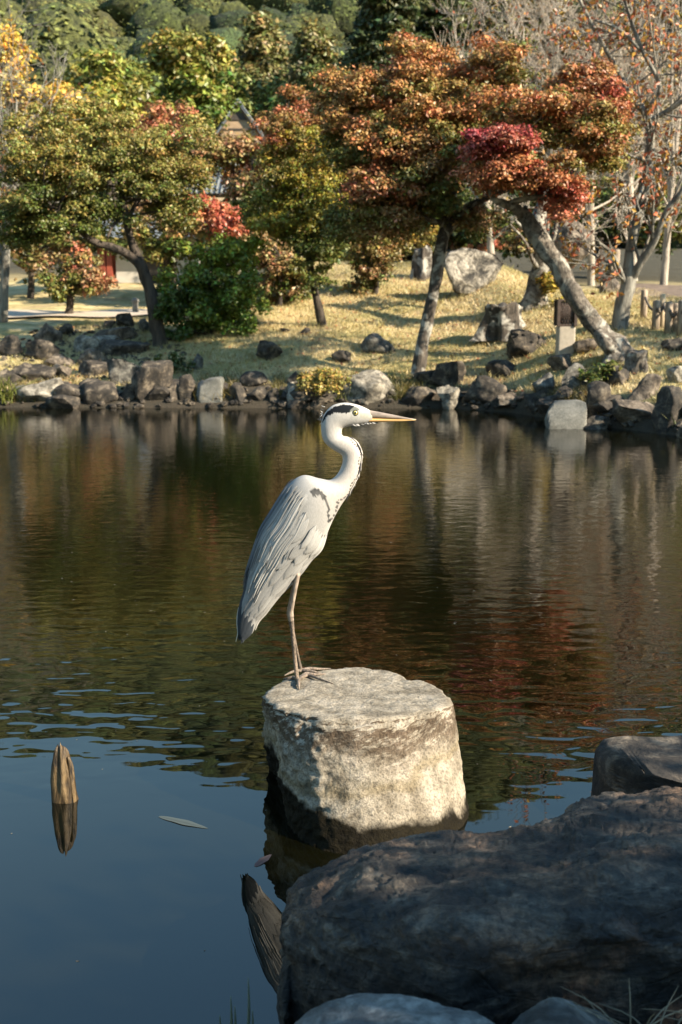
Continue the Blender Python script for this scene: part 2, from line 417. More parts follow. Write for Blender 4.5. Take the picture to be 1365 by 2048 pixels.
def tree(name, label, base, limbs, blobs, bark, leaf=0.075, per=130, pad=0.27, flat=0.5, group=None, cat='tree', Y=None,
         twigs=True, bark_rough=0.25, up=0.8, sides=10):
    """limbs: [[(px,py,dy,r_px),...],...]; blobs: [(px,py,rx,ry,dy,rd,n,colA,colB)] in photo pixels at the tree's own distance"""
    bp = T(*base) if Y is None else None
    if Y is not None:
        q = P(base[0], base[1], Y); bp = np.array([q[0], Y, float(tz(q[0], Y))])
    Y0 = bp[1]; k = MPP(base[0], base[1], Y0)
    root = empty(name, bp, label, cat, group)
    mb = MB(); sk = []
    for li, L in enumerate(limbs):
        pts = [P(a, b_, Y0 + dy) for a, b_, dy, r in L]; rad = [r * k for *_, r in L]
        if li == 0:
            pts[0] = np.array([pts[0][0], pts[0][1], bp[2]])
            pts = [pts[0] - np.array([0, 0, 0.12])] + pts; rad = [rad[0] * 1.5] + rad; rad[1] *= 1.12
        mb.tube(pts, rad, sides, 6, rough=bark_rough)
        tt = np.linspace(0, len(pts) - 1, 8 * len(pts)); sk.append(np.column_stack([catmull(pts, tt), np.interp(tt, range(len(rad)), rad)]))
    sk = np.concatenate(sk); pads = []
    for (cx, cy, rx, ry, dy, rd, n, cA, cB) in blobs:
        c0 = P(cx, cy, Y0 + dy); kk = MPP(cx, cy, Y0 + dy)
        for i in range(int(n * PADN)):
            d = rng.normal(size=3); d /= np.linalg.norm(d); d *= rng.uniform(0.1, 1.25) ** 0.6
            c = c0 + d * np.array([rx * kk, rd, ry * kk])
            tcol = np.clip(0.5 + 0.25 * d[2] + rng.normal() * 0.36, 0, 1)
            pads.append((c, pad * PADR * rng.uniform(0.55, 1.35), lerp(cA, cB, tcol)))
            if twigs and i % 3 == 0:
                dist = np.linalg.norm(sk[:, :3] - c, axis=1) + 0.6 * np.clip(sk[:, 2] - c[2], 0, None)
                j = int(np.argmin(dist)); s = sk[j]; L = np.linalg.norm(s[:3] - c)
                if L < 0.05: continue
                mid = (s[:3] + c) / 2 + rng.normal(size=3) * 0.09 * L + np.array([0, 0, 0.08 * L])
                r0 = min(s[3] * 0.55, 0.010 + 0.016 * L)
                mb.tube([s[:3], mid, c], [r0, r0 * 0.6, r0 * 0.22], 5, 3, cap=False)
    mb.build('trunk', bark, root)
    if pads: make_crown(pads, leaf, per * PADL, root, flat, up)
    return root

def bare_tree(name, label, base, limbs, bark, Y=None, gens=4, spread=0.55, length=0.9, n_leaf=0, leafcols=(), leaf=0.07, group=None,
              rtwig=0.0045, seed=1, kids=3, start=0.35, updir=0.35):
    r = np.random.default_rng(seed)
    if Y is None: bp = T(*base)
    else:
        q = P(base[0], base[1], Y); bp = np.array([q[0], Y, float(tz(q[0], Y))])
    Y0 = bp[1]; k = MPP(base[0], base[1], Y0)
    root = empty(name, bp, label, 'tree', group); mb = MB(); tips = []
    def grow(p, d, L, rad, g):
        d = d / np.linalg.norm(d); bend = r.normal(size=3) * 0.22
        m = p + d * L * 0.5 + bend * L * 0.18; e = p + (d + bend * 0.5 + np.array([0, 0, 0.10])) * L
        mb.tube([p, m, e], [rad, rad * 0.8, max(rad * 0.55, rtwig * 0.7)], 4 if g > 1 else 5, 2, cap=False)
        tips.extend([m, e])
        if g >= gens: return
        for i in range(kids):
            f = r.uniform(0.35, 1.0); q = p + (e - p) * f if f > 0.5 else p + (m - p) * f * 2
            nd = d + r.normal(size=3) * spread + np.array([0, 0, updir * 0.3])
            grow(q, nd, L * r.uniform(0.5, 0.8), max(rad * 0.55, rtwig), g + 1)
    for li, L in enumerate(limbs):
        pts = [P(a, b_, Y0 + dy) for a, b_, dy, rr in L]; rad = [rr * k for *_, rr in L]
        if li == 0:
            pts[0] = np.array([pts[0][0], pts[0][1], bp[2]])
            pts = [pts[0] - np.array([0, 0, 0.12])] + pts; rad = [rad[0] * 1.4] + rad
        mb.tube(pts, rad, 9, 6, rough=0.2)
        tt = np.linspace(0, len(pts) - 1, 60); C = catmull(pts, tt); R = np.interp(tt, range(len(rad)), rad)
        nb = int(4 + 3.2 * np.linalg.norm(C[-1] - C[0]))
        for i in range(nb):
            j = int(r.uniform(start if li == 0 else 0.1, 1) * 59); dd = C[min(j + 1, 59)] - C[max(j - 1, 0)]; dd /= np.linalg.norm(dd) + 1e-9
            grow(C[j], dd * 0.5 + r.normal(size=3) * 0.8 + np.array([0, 0, updir]), length * r.uniform(0.5, 1.1), max(R[j] * 0.4, rtwig * 1.6), 1)
    mb.build('trunk', bark, root)
    if n_leaf:
        tp = np.array(tips); idx = r.integers(0, len(tp), n_leaf)
        c = tp[idx] + r.normal(size=(n_leaf, 3)) * 0.04 - np.array([0, 0, 0.03])
        cols = np.array([leafcols[i] for i in r.integers(0, len(leafcols), n_leaf)]) * r.uniform(0.7, 1.25, (n_leaf, 1))
        nr = r.normal(size=(n_leaf, 3)); nr[:, 2] *= 0.5
        V, Fc, kc = leaves(c, nr, leaf * r.uniform(0.7, 1.3, n_leaf), cols, 0.5)
        obj('crown', V, Fc, M['leaf'], root, smooth=False, col=kc)
    return root
#---SECTION2---
OLIVE = (0.125, 0.112, 0.028); YGREEN = (0.20, 0.165, 0.022); GREEN = (0.05, 0.065, 0.012); ORANGE = (0.27, 0.115, 0.045)
RUST = (0.23, 0.085, 0.04); RED = (0.27, 0.07, 0.04); CRIM = (0.21, 0.036, 0.042); BROWN = (0.19, 0.115, 0.055); YEL = (0.40, 0.26, 0.05)
DKG = (0.025, 0.035, 0.010); MIDG = (0.085, 0.09, 0.02); LIME = (0.20, 0.18, 0.03); BLUEG = (0.045, 0.065, 0.035)

# ------------------------------------------------------------------ the far shore: maples on the bank
tree('maple_tree', 'olive spreading maple with forked dark trunk beside the stony inlet', (322, 690),
     [[(322, 690, 0, 15), (308, 620, 0, 13), (297, 570, 0, 12), (278, 520, 0, 11), (262, 480, -.05, 8), (252, 430, -.1, 7), (243, 380, -.1, 5), (238, 320, 0, 3)],
      [(287, 540, 0, 10), (262, 513, -.1, 9), (225, 495, -.25, 8), (185, 482, -.35, 7), (150, 450, -.45, 6), (110, 420, -.5, 5), (60, 400, -.5, 3)],
      [(190, 484, -.35, 6), (165, 455, -.2, 5), (140, 420, 0, 4), (110, 380, .1, 3), (90, 330, .2, 2)],
      [(250, 430, -.1, 4), (228, 450, -.3, 3), (215, 475, -.4, 2)],
      [(255, 440, -.1, 5), (290, 380, .2, 4), (330, 330, .3, 3)]],
     [(215, 275, 195, 62, 0.2, 0.9, 60, OLIVE, (0.165, 0.145, 0.035)), (95, 330, 120, 55, -.2, 0.8, 34, MIDG, (0.165, 0.13, 0.03)),
      (230, 355, 170, 45, -.1, 0.8, 46, MIDG, OLIVE), (75, 405, 95, 40, -.4, 0.6, 26, GREEN, OLIVE), (330, 330, 85, 55, .3, 0.7, 26, MIDG, (0.17, 0.12, 0.03)),
      (120, 455, 70, 25, -.4, 0.4, 10, GREEN, MIDG), (215, 420, 60, 28, -.2, 0.4, 10, GREEN, MIDG), (40, 470, 60, 30, -.2, 0.4, 12, GREEN, MIDG),
      (350, 420, 45, 45, .2, 0.4, 12, MIDG, OLIVE)],
     M['bark_dark'], leaf=0.043, per=430, pad=0.29, flat=.40)

tree('maple_tree', 'slender yellow-green young maple in the middle of the lawn', (645, 652),
     [[(645, 652, 0, 9), (632, 590, 0, 7.5), (620, 530, 0, 7), (614, 480, 0, 6), (606, 420, 0, 5), (600, 350, 0, 4), (592, 280, 0, 3), (575, 220, 0, 2)],
      [(614, 485, 0, 4), (650, 440, -.1, 3), (690, 400, -.1, 2)], [(608, 430, 0, 4), (570, 390, -.1, 3), (530, 350, 0, 2)]],
     [(575, 240, 48, 75, 0, 0.5, 26, OLIVE, RUST), (600, 330, 95, 65, 0, 0.6, 44, OLIVE, YGREEN), (610, 420, 110, 55, 0, 0.6, 46, GREEN, YGREEN),
      (560, 440, 55, 40, -.1, 0.4, 14, GREEN, YGREEN), (640, 490, 60, 30, -.1, 0.4, 14, GREEN, MIDG), (655, 260, 45, 60, .2, 0.5, 16, OLIVE, ORANGE),
      (640, 550, 30, 30, -.1, 0.3, 4, GREEN, MIDG)],
     M['bark_dark'], leaf=0.047, per=310, pad=0.26, flat=.42)

tree('maple_tree', 'tall rust-orange maple with pale lichened trunk near the water', (835, 755),
     [[(835, 755, 0, 14), (845, 690, 0, 12.5), (860, 620, 0, 12), (872, 560, 0, 12), (884, 490, 0, 13), (898, 430, 0, 12), (905, 370, 0, 9), (900, 300, 0, 7), (880, 220, 0, 5), (860, 150, 0, 3)],
      [(890, 470, 0, 9), (930, 420, -.1, 8), (975, 395, -.2, 6), (1030, 375, -.2, 3)], [(898, 430, 0, 8), (850, 380, .1, 6), (790, 340, .1, 4), (730, 320, 0, 2)],
      [(903, 350, 0, 6), (950, 280, 0, 4), (990, 200, 0, 2)], [(895, 450, 0, 6), (830, 430, -.3, 4), (770, 400, -.4, 2)]],
     [(835, 180, 80, 85, 0, 0.8, 46, OLIVE, ORANGE), (700, 205, 75, 60, .2, 0.7, 32, OLIVE, ORANGE), (985, 135, 62, 60, .2, 0.7, 30, MIDG, ORANGE), (820, 115, 40, 35, .1, .4, 10, RUST, ORANGE),
      (920, 240, 110, 60, 0, 0.8, 46, MIDG, ORANGE), (790, 270, 110, 55, -.1, 0.8, 46, OLIVE, ORANGE), (720, 300, 75, 50, .1, 0.7, 26, GREEN, OLIVE),
      (850, 330, 110, 45, -.2, 0.7, 36, MIDG, ORANGE), (755, 375, 60, 42, -.5, 0.5, 22, OLIVE, RUST), (870, 400, 80, 35, 0, 0.6, 20, GREEN, OLIVE),
      (770, 440, 60, 40, -.2, 0.5, 18, OLIVE, BROWN), (950, 440, 60, 25, .2, 0.4, 10, GREEN, BROWN), (700, 440, 50, 40, 0, 0.4, 12, GREEN, OLIVE)],
     M['bark_maple'], leaf=0.044, per=410, pad=0.27, flat=.42)

tree('maple_tree', 'crimson-topped old maple with thick leaning trunk beside the lantern', (1242, 712),
     [[(1242, 712, 0, 30), (1208, 670, 0, 19), (1172, 626, 0, 17.5), (1140, 577, 0, 18), (1116, 532, 0, 18), (1087, 490, 0, 17), (1063, 452, 0, 16), (1041, 418, 0, 13)],
      [(1232, 705, -.1, 14), (1215, 690, -.25, 13), (1195, 665, -.15, 11)], [(1250, 705, .1, 16), (1285, 722, .1, 9), (1310, 728, .1, 3)], [(1235, 712, -.2, 14), (1205, 735, -.35, 7), (1195, 745, -.4, 3)],
      [(1052, 435, 0, 10), (1030, 415, -.1, 9), (1008, 408, -.15, 8), (988, 396, -.2, 7), (975, 350, -.2, 5), (968, 310, -.2, 3)],
      [(1010, 410, -.1, 7), (1050, 398, -.2, 6), (1100, 393, -.25, 6), (1150, 380, -.2, 4)],
      [(1100, 393, -.2, 6), (1150, 345, -.1, 6), (1200, 290, 0, 5), (1240, 240, .1, 4), (1255, 215, .1, 2)],
      [(985, 395, -.2, 6), (1010, 325, -.2, 4), (1060, 315, -.2, 3)]],
     [(990, 285, 66, 30, -.4, 0.5, 28, RUST, CRIM), (1010, 345, 70, 32, -.4, 0.4, 24, ORANGE, RUST), (1095, 345, 60, 40, -.3, 0.5, 24, OLIVE, RED),
      (1160, 250, 90, 55, 0, 0.6, 40, OLIVE, RUST), (1175, 175, 60, 50, .1, 0.5, 22, OLIVE, RUST), (1060, 225, 80, 50, 0, 0.6, 30, OLIVE, ORANGE),
      (1215, 205, 40, 40, .1, 0.4, 12, RUST, RED), (1120, 400, 40, 30, -.3, 0.3, 10, RUST, RED), (1200, 300, 40, 30, 0, 0.4, 10, OLIVE, RUST)],
     M['bark_grey'], leaf=0.043, per=380, pad=0.23, flat=.42, bark_rough=0.4, sides=16)

# the cherry and bare trees at the right
CH = [(0.36, 0.17, 0.04), (0.40, 0.12, 0.06), (0.36, 0.22, 0.04), (0.30, 0.10, 0.05)]
bare_tree('cherry_tree', 'pale-barked cherry forking low behind the rope fence posts', (1240, 655),
          [[(1240, 655, 0, 17), (1246, 610, 0, 17), (1258, 560, 0, 15), (1258, 520, 0, 10), (1272, 450, 0, 11), (1290, 380, 0, 10), (1300, 300, 0, 9), (1298, 235, 0, 8), (1265, 200, 0, 6), (1235, 140, 0, 5), (1190, 60, 0, 4), (1150, -20, 0, 3)],
           [(1262, 560, 0, 10), (1280, 530, -.1, 8), (1310, 480, -.2, 7), (1335, 420, -.3, 6), (1365, 380, -.4, 5), (1400, 300, -.5, 3)],
           [(1253, 575, 0, 6), (1240, 540, -.1, 5), (1222, 505, -.2, 4), (1190, 480, -.3, 2)],
           [(1298, 240, 0, 5), (1330, 225, -.1, 5), (1370, 200, -.2, 4)],
           [(1288, 225, 0, 5), (1320, 175, -.2, 4), (1285, 100, -.2, 4), (1262, 40, -.2, 3), (1245, -20, -.2, 2)],
           [(1280, 100, -.2, 3), (1240, 60, -.2, 3), (1190, 40, -.2, 2)]],
          M['bark_pale'], gens=3, length=0.75, n_leaf=2000, leafcols=CH, leaf=0.08, seed=5, kids=3, start=0.45)
def rb(name, label, px, py, Y, lean, seed, h=330, n_leaf=300, bark=None, r=8, cols=CH, gens=4, length=1.0):
    return bare_tree(name, label, (px, py), [[(px, py, 0, r), (px + lean * .3, py - h * .3, 0, r * .8), (px + lean * .7, py - h * .65, .1, r * .6), (px + lean, py - h, .2, r * .3)],
          [(px + lean * .4, py - h * .4, 0, r * .6), (px - lean * .4 + 30, py - h * .8, -.3, r * .3), (px - lean * .6 + 40, py - h * 1.1, -.3, r * .15)],
          [(px + lean * .3, py - h * .3, 0, r * .6), (px - 45, py - h * .7, .3, r * .35), (px - 70, py - h * 1.05, .3, r * .15)]],
          bark or M['twig'], Y=Y, gens=gens, length=length, n_leaf=n_leaf // 2, leafcols=cols, leaf=0.08, seed=seed, rtwig=0.005, kids=3)
rb('bare_tree', 'bare grey tree whose twigs rise above the rust-orange maple crown', 985, 520, 21.5, -40, 11, 420, 420)
rb('bare_tree', 'twiggy bare tree behind the crimson maple, under the top edge', 1090, 520, 22.5, 20, 12, 450, 500)
rb('bare_tree', 'bare tree with tan twigs between crimson maple and cherry', 1185, 510, 23.5, -10, 13, 400, 420)
rb('bare_tree', 'pale bare tree at the far right behind the cherry', 1330, 520, 21.5, 40, 14, 440, 380)
rb('bare_tree', 'bare tree behind the road at the right edge', 1270, 520, 25, -30, 15, 430, 300)
rb('bare_tree', 'pale bare cherry at the left edge above the olive maple', 6, 640, 19.0, 20, 16, 400, 240, M['bark_pale'], 10)

# thick dark old trunk behind the leaning maple, with hanging shoots
tree('old_tree', 'stout dark old trunk with hanging shoots behind the stump', (1068, 612),
     [[(1068, 612, 0, 24), (1078, 560, 0, 19), (1085, 500, 0, 18), (1078, 440, 0, 15), (1095, 380, .1, 9), (1110, 310, .2, 5)],
      [(1085, 500, 0, 7), (1060, 470, -.2, 4), (1030, 440, -.3, 2)], [(1080, 540, 0, 5), (1065, 520, -.2, 4), (1048, 480, -.3, 3), (1000, 430, -.3, 2)], [(1088, 520, 0, 6), (1108, 470, -.1, 5), (1118, 420, -.1, 3)]],
     [(1105, 570, 22, 40, -.2, 0.2, 9, (0.22, 0.16, 0.03), YGREEN), (1030, 480, 25, 40, 0, 0.3, 8, GREEN, BROWN), (1110, 360, 90, 50, .5, 0.6, 18, GREEN, OLIVE)],
     M['bark_grey'], leaf=0.07, per=60, pad=0.17, bark_rough=0.4)

# shrubs and small trees on the bank
def shrub(name, label, base, blobs, leaf=0.06, per=150, pad=0.2, bark='bark_dark', cat='shrub', Y=None, flat=0.8, stem=5, up=0.5, group=None):
    top = min(bb[1] for bb in blobs)
    return tree(name, label, base, [[(base[0], base[1], 0, stem), (base[0] + 3, (base[1] * 2 + top) / 3, 0, stem * .8), (base[0] - 2, top + 10, 0, stem * .3)]], blobs, M[bark], leaf, per, pad, flat, group, cat, Y, up=up)
shrub('evergreen_bush', 'large glossy green bush at the foot of the olive maple', (425, 668),
      [(430, 560, 95, 70, 0, 0.55, 50, (0.055, 0.085, 0.015), (0.13, 0.16, 0.02)), (455, 620, 70, 45, -.1, 0.5, 28, (0.055, 0.085, 0.012), (0.11, 0.14, 0.02)), (370, 610, 60, 60, 0, 0.5, 34, (0.03, 0.05, 0.01), (0.05, 0.08, 0.014)), (478, 505, 40, 40, 0, 0.4, 16, (0.08, 0.11, 0.015), (0.15, 0.18, 0.02))], per=210, leaf=0.058)
shrub('red_green_shrub', 'small bronze-green maple standing by the pale path', (138, 632),
      [(140, 560, 50, 35, 0, 0.4, 20, GREEN, OLIVE), (180, 555, 45, 28, 0, 0.4, 16, RUST, BROWN), (110, 580, 30, 25, 0, 0.3, 8, GREEN, OLIVE), (165, 520, 35, 30, .1, 0.3, 10, OLIVE, RUST)], per=90, stem=8, leaf=0.07)
shrub('brown_shrub', 'dark brown-green shrub between the green bush and slender maple', (560, 612),
      [(560, 545, 60, 55, .3, 0.5, 40, GREEN, BROWN), (600, 560, 45, 45, .2, 0.4, 24, GREEN, OLIVE), (520, 500, 45, 35, .4, 0.4, 16, OLIVE, BROWN)], per=120)
shrub('maple_shrub', 'bushy bronze maple shrub on the lawn left of the pale trunk', (752, 588),
      [(750, 500, 60, 48, 0, 0.5, 36, OLIVE, BROWN), (735, 550, 45, 35, 0, 0.4, 20, GREEN, BROWN), (770, 455, 45, 35, .1, 0.4, 16, OLIVE, ORANGE)], per=120, leaf=0.06)
shrub('low_bush', 'low rounded yellowish bush at the waterline beside the pale flat rock', (642, 792),
      [(645, 762, 48, 22, 0, 0.3, 34, (0.11, 0.09, 0.025), (0.22, 0.17, 0.04))], leaf=0.035, per=170, pad=0.11, stem=3)
shrub('yellow_bush', 'small yellow-leaved bush behind the lichened stump', (830, 548),
      [(832, 475, 50, 24, 0, 0.3, 16, OLIVE, YEL)], per=110, Y=23.0)
shrub('red_bush', 'small red and orange bush behind the standing rock', (985, 560),
      [(980, 490, 36, 10, 0, 0.3, 8, ORANGE, RED), (985, 468, 24, 12, 0, 0.2, 5, RUST, RED)], per=110, Y=23.5, leaf=0.055, pad=0.16)
shrub('red_maple', 'bright red young maple in front of the grey tiled roof', (430, 560),
      [(400, 420, 60, 28, 0, 0.5, 22, ORANGE, RED), (450, 440, 55, 30, 0, 0.5, 18, RUST, RED), (385, 455, 50, 25, 0, 0.4, 10, OLIVE, RUST)], per=100, Y=21.5, leaf=0.08)
def bgtree(name, label, px, py, Y, blobs, leaf, per, pad, bark='bark_dark', group='trees behind the bank', stem=7, flat=0.7):
    top = min(bb[1] for bb in blobs); x = px
    return tree(name, label, (px, py), [[(x, py, 0, stem), (x + 4, (py + top) / 2, 0, stem * .7), (x, top + 5, 0, stem * .25)]], blobs, M[bark], leaf, per, pad, flat, group, 'tree', Y, bark_rough=0.15)
bgtree('maple_tree', 'reddish-brown maple left of the gabled house', 345, 520, 27, [(345, 265, 75, 42, 0, 1.0, 34, BROWN, RUST), (330, 330, 80, 50, 0, 1.0, 26, OLIVE, BROWN)], 0.11, 130, 0.42)
bgtree('maple_tree', 'brown maple directly below the gabled house', 465, 520, 26, [(458, 300, 72, 26, 0, 1.0, 34, OLIVE, BROWN), (495, 350, 50, 30, 0, 0.8, 14, BROWN, RUST), (395, 300, 40, 40, .4, .6, 10, GREEN, OLIVE)], 0.10, 120, 0.38)
bgtree('evergreen_tree', 'shaded evergreen filling the gap behind slender maple and bush', 560, 560, 24, [(560, 460, 120, 70, 0, 0.8, 44, DKG, GREEN), (660, 500, 100, 60, 0, 0.8, 34, DKG, GREEN)], 0.11, 120, 0.4)
bgtree('evergreen_tree', 'dark evergreen in the shade behind the pale maple trunk', 790, 540, 26, [(800, 430, 130, 60, 0, 1, 40, DKG, GREEN), (930, 450, 110, 60, 0, 1, 34, DKG, GREEN), (870, 500, 90, 30, 0, .7, 16, DKG, BROWN)], 0.12, 120, 0.42)
bgtree('evergreen_tree', 'dark evergreen behind the lantern and old trunk', 1130, 520, 27, [(1080, 440, 120, 70, 0, 1, 36, DKG, GREEN), (1220, 430, 110, 70, 0, 1, 30, DKG, GREEN), (1330, 430, 80, 80, 0, 1, 26, DKG, OLIVE)], 0.12, 120, 0.45)
bgtree('evergreen_tree', 'green shrubby tree behind the pale path at the left', 60, 565, 26, [(50, 500, 90, 45, 0, .8, 24, GREEN, BROWN), (180, 470, 80, 40, .5, .8, 18, GREEN, OLIVE)], 0.11, 110, 0.4)
bgtree('autumn_tree', 'brown autumn tree right of the grey roofs behind the maples', 760, 500, 29, [(700, 330, 90, 80, 0, 1, 30, GREEN, BROWN), (820, 320, 110, 90, 0, 1, 34, GREEN, BROWN), (960, 330, 110, 90, 0, 1, 34, GREEN, OLIVE)], 0.13, 110, 0.5)
bgtree('autumn_tree', 'orange-brown tree behind the bare twigs at the right', 1200, 500, 31, [(1120, 300, 110, 90, 0, 1, 34, OLIVE, BROWN), (1270, 320, 110, 90, 0, 1, 34, GREEN, BROWN), (1180, 180, 140, 80, .5, 1, 34, BROWN, (0.25, 0.17, 0.10)), (1330, 200, 90, 90, .5, 1, 26, OLIVE, (0.22, 0.17, 0.10))], 0.13, 110, 0.5)
bgtree('autumn_tree', 'bronze autumn tree screening the white pavilion', 330, 560, 24.5, [(300, 440, 70, 40, 0, .7, 22, OLIVE, BROWN), (335, 500, 55, 40, 0, .6, 16, GREEN, OLIVE)], 0.10, 110, 0.36)
bgtree('autumn_tree', 'rust-brown tree between the slender maple and grey roofs', 505, 540, 25, [(500, 400, 50, 50, 0, .7, 22, GREEN, BROWN), (548, 310, 32, 40, .4, .7, 14, OLIVE, RUST), (450, 480, 60, 30, 0, .6, 16, GREEN, BROWN)], 0.10, 110, 0.36)
# middle distance
bgtree('broadleaf_tree', 'bright yellow-green domed tree behind the olive maple', 225, 500, 40, [(230, 225, 95, 50, 0, 2, 52, MIDG, LIME)], 0.2, 150, 0.7, group='trees below the hill')
bgtree('broadleaf_tree', 'round green tree in the upper left under the forest hill', 215, 400, 62, [(215, 160, 75, 45, 0, 3, 46, (0.07, 0.09, 0.02), (0.15, 0.15, 0.03))], 0.3, 140, 1.0, group='trees below the hill')
bgtree('broadleaf_tree', 'tall yellowish-green tree left of the gabled house', 385, 420, 66, [(385, 125, 75, 45, 0, 3, 46, (0.08, 0.09, 0.02), (0.19, 0.16, 0.035)), (385, 200, 80, 55, -1, 3, 46, (0.07, 0.10, 0.02), (0.16, 0.16, 0.03))], 0.3, 140, 1.0, group='trees below the hill')
bgtree('broadleaf_tree', 'green tree just behind the gabled house roof', 470, 420, 92, [(455, 205, 60, 50, 0, 3, 34, (0.07, 0.09, 0.02), (0.13, 0.13, 0.03)), (540, 215, 60, 40, 0, 3, 24, (0.06, 0.09, 0.025), (0.12, 0.13, 0.03))], 0.4, 130, 1.3, group='trees below the hill')
bgtree('conifer_tree', 'olive conical conifer above the gabled house', 525, 380, 96, [(525, 60, 25, 30, 0, 1.2, 12, (0.06, 0.06, 0.02), (0.14, 0.12, 0.04)), (525, 110, 45, 40, 0, 2, 24, (0.06, 0.06, 0.02), (0.14, 0.12, 0.04)), (525, 170, 60, 40, 0, 3, 30, (0.06, 0.06, 0.02), (0.12, 0.11, 0.04))], 0.4, 130, 1.2, group='trees below the hill')
bgtree('conifer_tree', 'dark olive conifer right of the conical one', 625, 380, 90, [(622, 80, 25, 25, 0, 1.2, 10, (0.05, 0.055, 0.02), (0.11, 0.10, 0.03)), (625, 120, 38, 45, 0, 2, 26, (0.05, 0.055, 0.02), (0.11, 0.10, 0.03)), (625, 180, 50, 40, 0, 2.5, 22, (0.04, 0.06, 0.02), (0.08, 0.1, 0.03))], 0.4, 130, 1.2, group='trees below the hill')
bgtree('pine_tree', 'dark layered pine rising above the rust-orange maple', 775, 360, 48, [(775, y, 25 + (y + 60) * .33, 9, 0, 1.2, 16, (0.02, 0.032, 0.012), (0.06, 0.065, 0.02)) for y in range(-80, 175, 26)], 0.2, 150, 0.62, group='trees below the hill', flat=0.4)
bgtree('pine_tree', 'second dark pine close behind the tall layered pine', 850, 360, 52, [(850, y, 25 + (y + 60) * .36, 9, 0, 1.2, 16, (0.02, 0.03, 0.012), (0.055, 0.06, 0.02)) for y in range(-60, 175, 28)], 0.2, 140, 0.65, group='trees below the hill', flat=0.4)
bgtree('ginkgo_tree', 'golden yellow ginkgo at the left edge', 5, 500, 44, [(0, 105, 40, 50, 0, 2, 34, (0.25, 0.17, 0.03), YEL), (5, 190, 70, 50, 0, 2, 26, (0.18, 0.14, 0.04), (0.26, 0.2, 0.05))], 0.22, 140, 0.75, group='trees below the hill')
bgtree('autumn_tree', 'orange-yellow autumn tree beside the pale bare cherry', 95, 500, 36, [(100, 205, 60, 35, 0, 1.2, 26, OLIVE, YEL), (50, 240, 70, 50, 0, 1.2, 24, OLIVE, BROWN)], 0.16, 120, 0.55, group='trees below the hill')
bgtree('dark_tree', 'dark evergreen in the top right corner', 1340, 360, 45, [(1330, 10, 60, 60, 0, 2, 26, DKG, GREEN), (1340, -60, 90, 50, 0, 2, 26, DKG, GREEN)], 0.2, 130, 0.7, group='trees below the hill')
bgtree('broadleaf_tree', 'tan-green tree behind the bare twigs at the top', 1130, 360, 50, [(1100, 60, 140, 90, 0, 2, 60, (0.07, 0.065, 0.025), (0.17, 0.13, 0.06)), (960, 40, 80, 60, 0, 2, 26, DKG, (0.1, 0.09, 0.03)), (1280, 90, 110, 80, 0, 2, 40, (0.06, 0.055, 0.02), (0.15, 0.12, 0.05))], 0.22, 120, 0.75, group='trees below the hill')

# the forested hill: one mass
V_, F_, C_ = [], [], []; n0 = 0
hv, hf = ico(2); hv1, hf1 = ico(1); lumps1 = [hv1 * (1 + .3 * fbm(hv1, 1.6, q + 31, 3))[:, None] for q in range(16)]; lumps = [hv * (1 + .42 * fbm(hv, 1.6, q + 31, 3) + .16 * fbm(hv, 4.2, q + 61, 2))[:, None] for q in range(16)]; nfor = 0
cols = [(0.028, 0.042, 0.018), (0.04, 0.05, 0.018), (0.055, 0.06, 0.022), (0.035, 0.052, 0.026), (0.06, 0.064, 0.026), (0.07, 0.066, 0.026)]
CC, NN, SS, KK = [], [], [], []
yv = 62.0
while yv < 352:
    st = 5.4 if yv < 100 else 3.3 + yv * 0.0045
    xv = -yv * 0.55 - 14
    while xv < yv * 0.55 + 14:
        x = xv + rng.uniform(-.4, .4) * st; y = yv + rng.uniform(-.4, .4) * st
        if y < 96 and abs(x + 7.4) < 6.5: xv += st; continue
        R = st * (.42 + .6 * rng.uniform() ** 1.6); z = float(tz(x, y)) + R * rng.uniform(0.4, 1.5)
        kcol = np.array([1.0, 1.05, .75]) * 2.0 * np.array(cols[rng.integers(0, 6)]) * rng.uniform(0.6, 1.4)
        wide = abs(x) > y * .33 + 5; hf_ = hf1 if wide else hf
        sv = (lumps1 if wide else lumps)[rng.integers(0, 16)] * np.array([R * rng.uniform(.85, 1.25), R, R * rng.uniform(.8, 1.25)]) + np.array([x, y, z])
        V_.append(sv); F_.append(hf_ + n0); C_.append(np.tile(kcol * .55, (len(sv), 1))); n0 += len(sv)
        nl = 45 if wide else 700 if y < 100 else 170
        d = rng.normal(size=(nl, 3)); d[:, 2] = np.abs(d[:, 2]) - 0.25; d[:, 1] = np.where(d[:, 1] > .6, -d[:, 1], d[:, 1]); d /= np.linalg.norm(d, axis=1)[:, None]
        lump = 1 + 0.18 * np.sin(d[:, 0] * 5 + x) * np.cos(d[:, 1] * 5 + y)
        CC.append(np.array([x, y, z]) + d * R * (lump * rng.uniform(0.85, 1.3, nl))[:, None]); NN.append(d + np.array([0, 0, .4]) + rng.normal(size=d.shape) * .4)
        SS.append(R * (0.26 if wide else 0.13 if y < 100 else .12) * rng.uniform(.6, 1.3, nl)); KK.append(kcol * rng.normal(1.15, .3, (nl, 1)).clip(.4, 2)); nfor += 1
        xv += st
    yv += st * 0.95
lv, lf, lc = leaves(np.concatenate(CC), np.concatenate(NN), np.concatenate(SS), np.concatenate(KK), 0.8)
fm = np.concatenate(F_); tri2 = [tuple(f) for f in fm] + [tuple(f + n0) for f in lf]
fo = obj('forest', np.concatenate(V_ + [lv]), tri2, M['far_foliage'], smooth=True, col=np.concatenate(C_ + [lc]))
print('crowns', nfor)
tag(fo, 'dense evergreen forest covering the hillside behind everything', 'forest', kind='stuff')

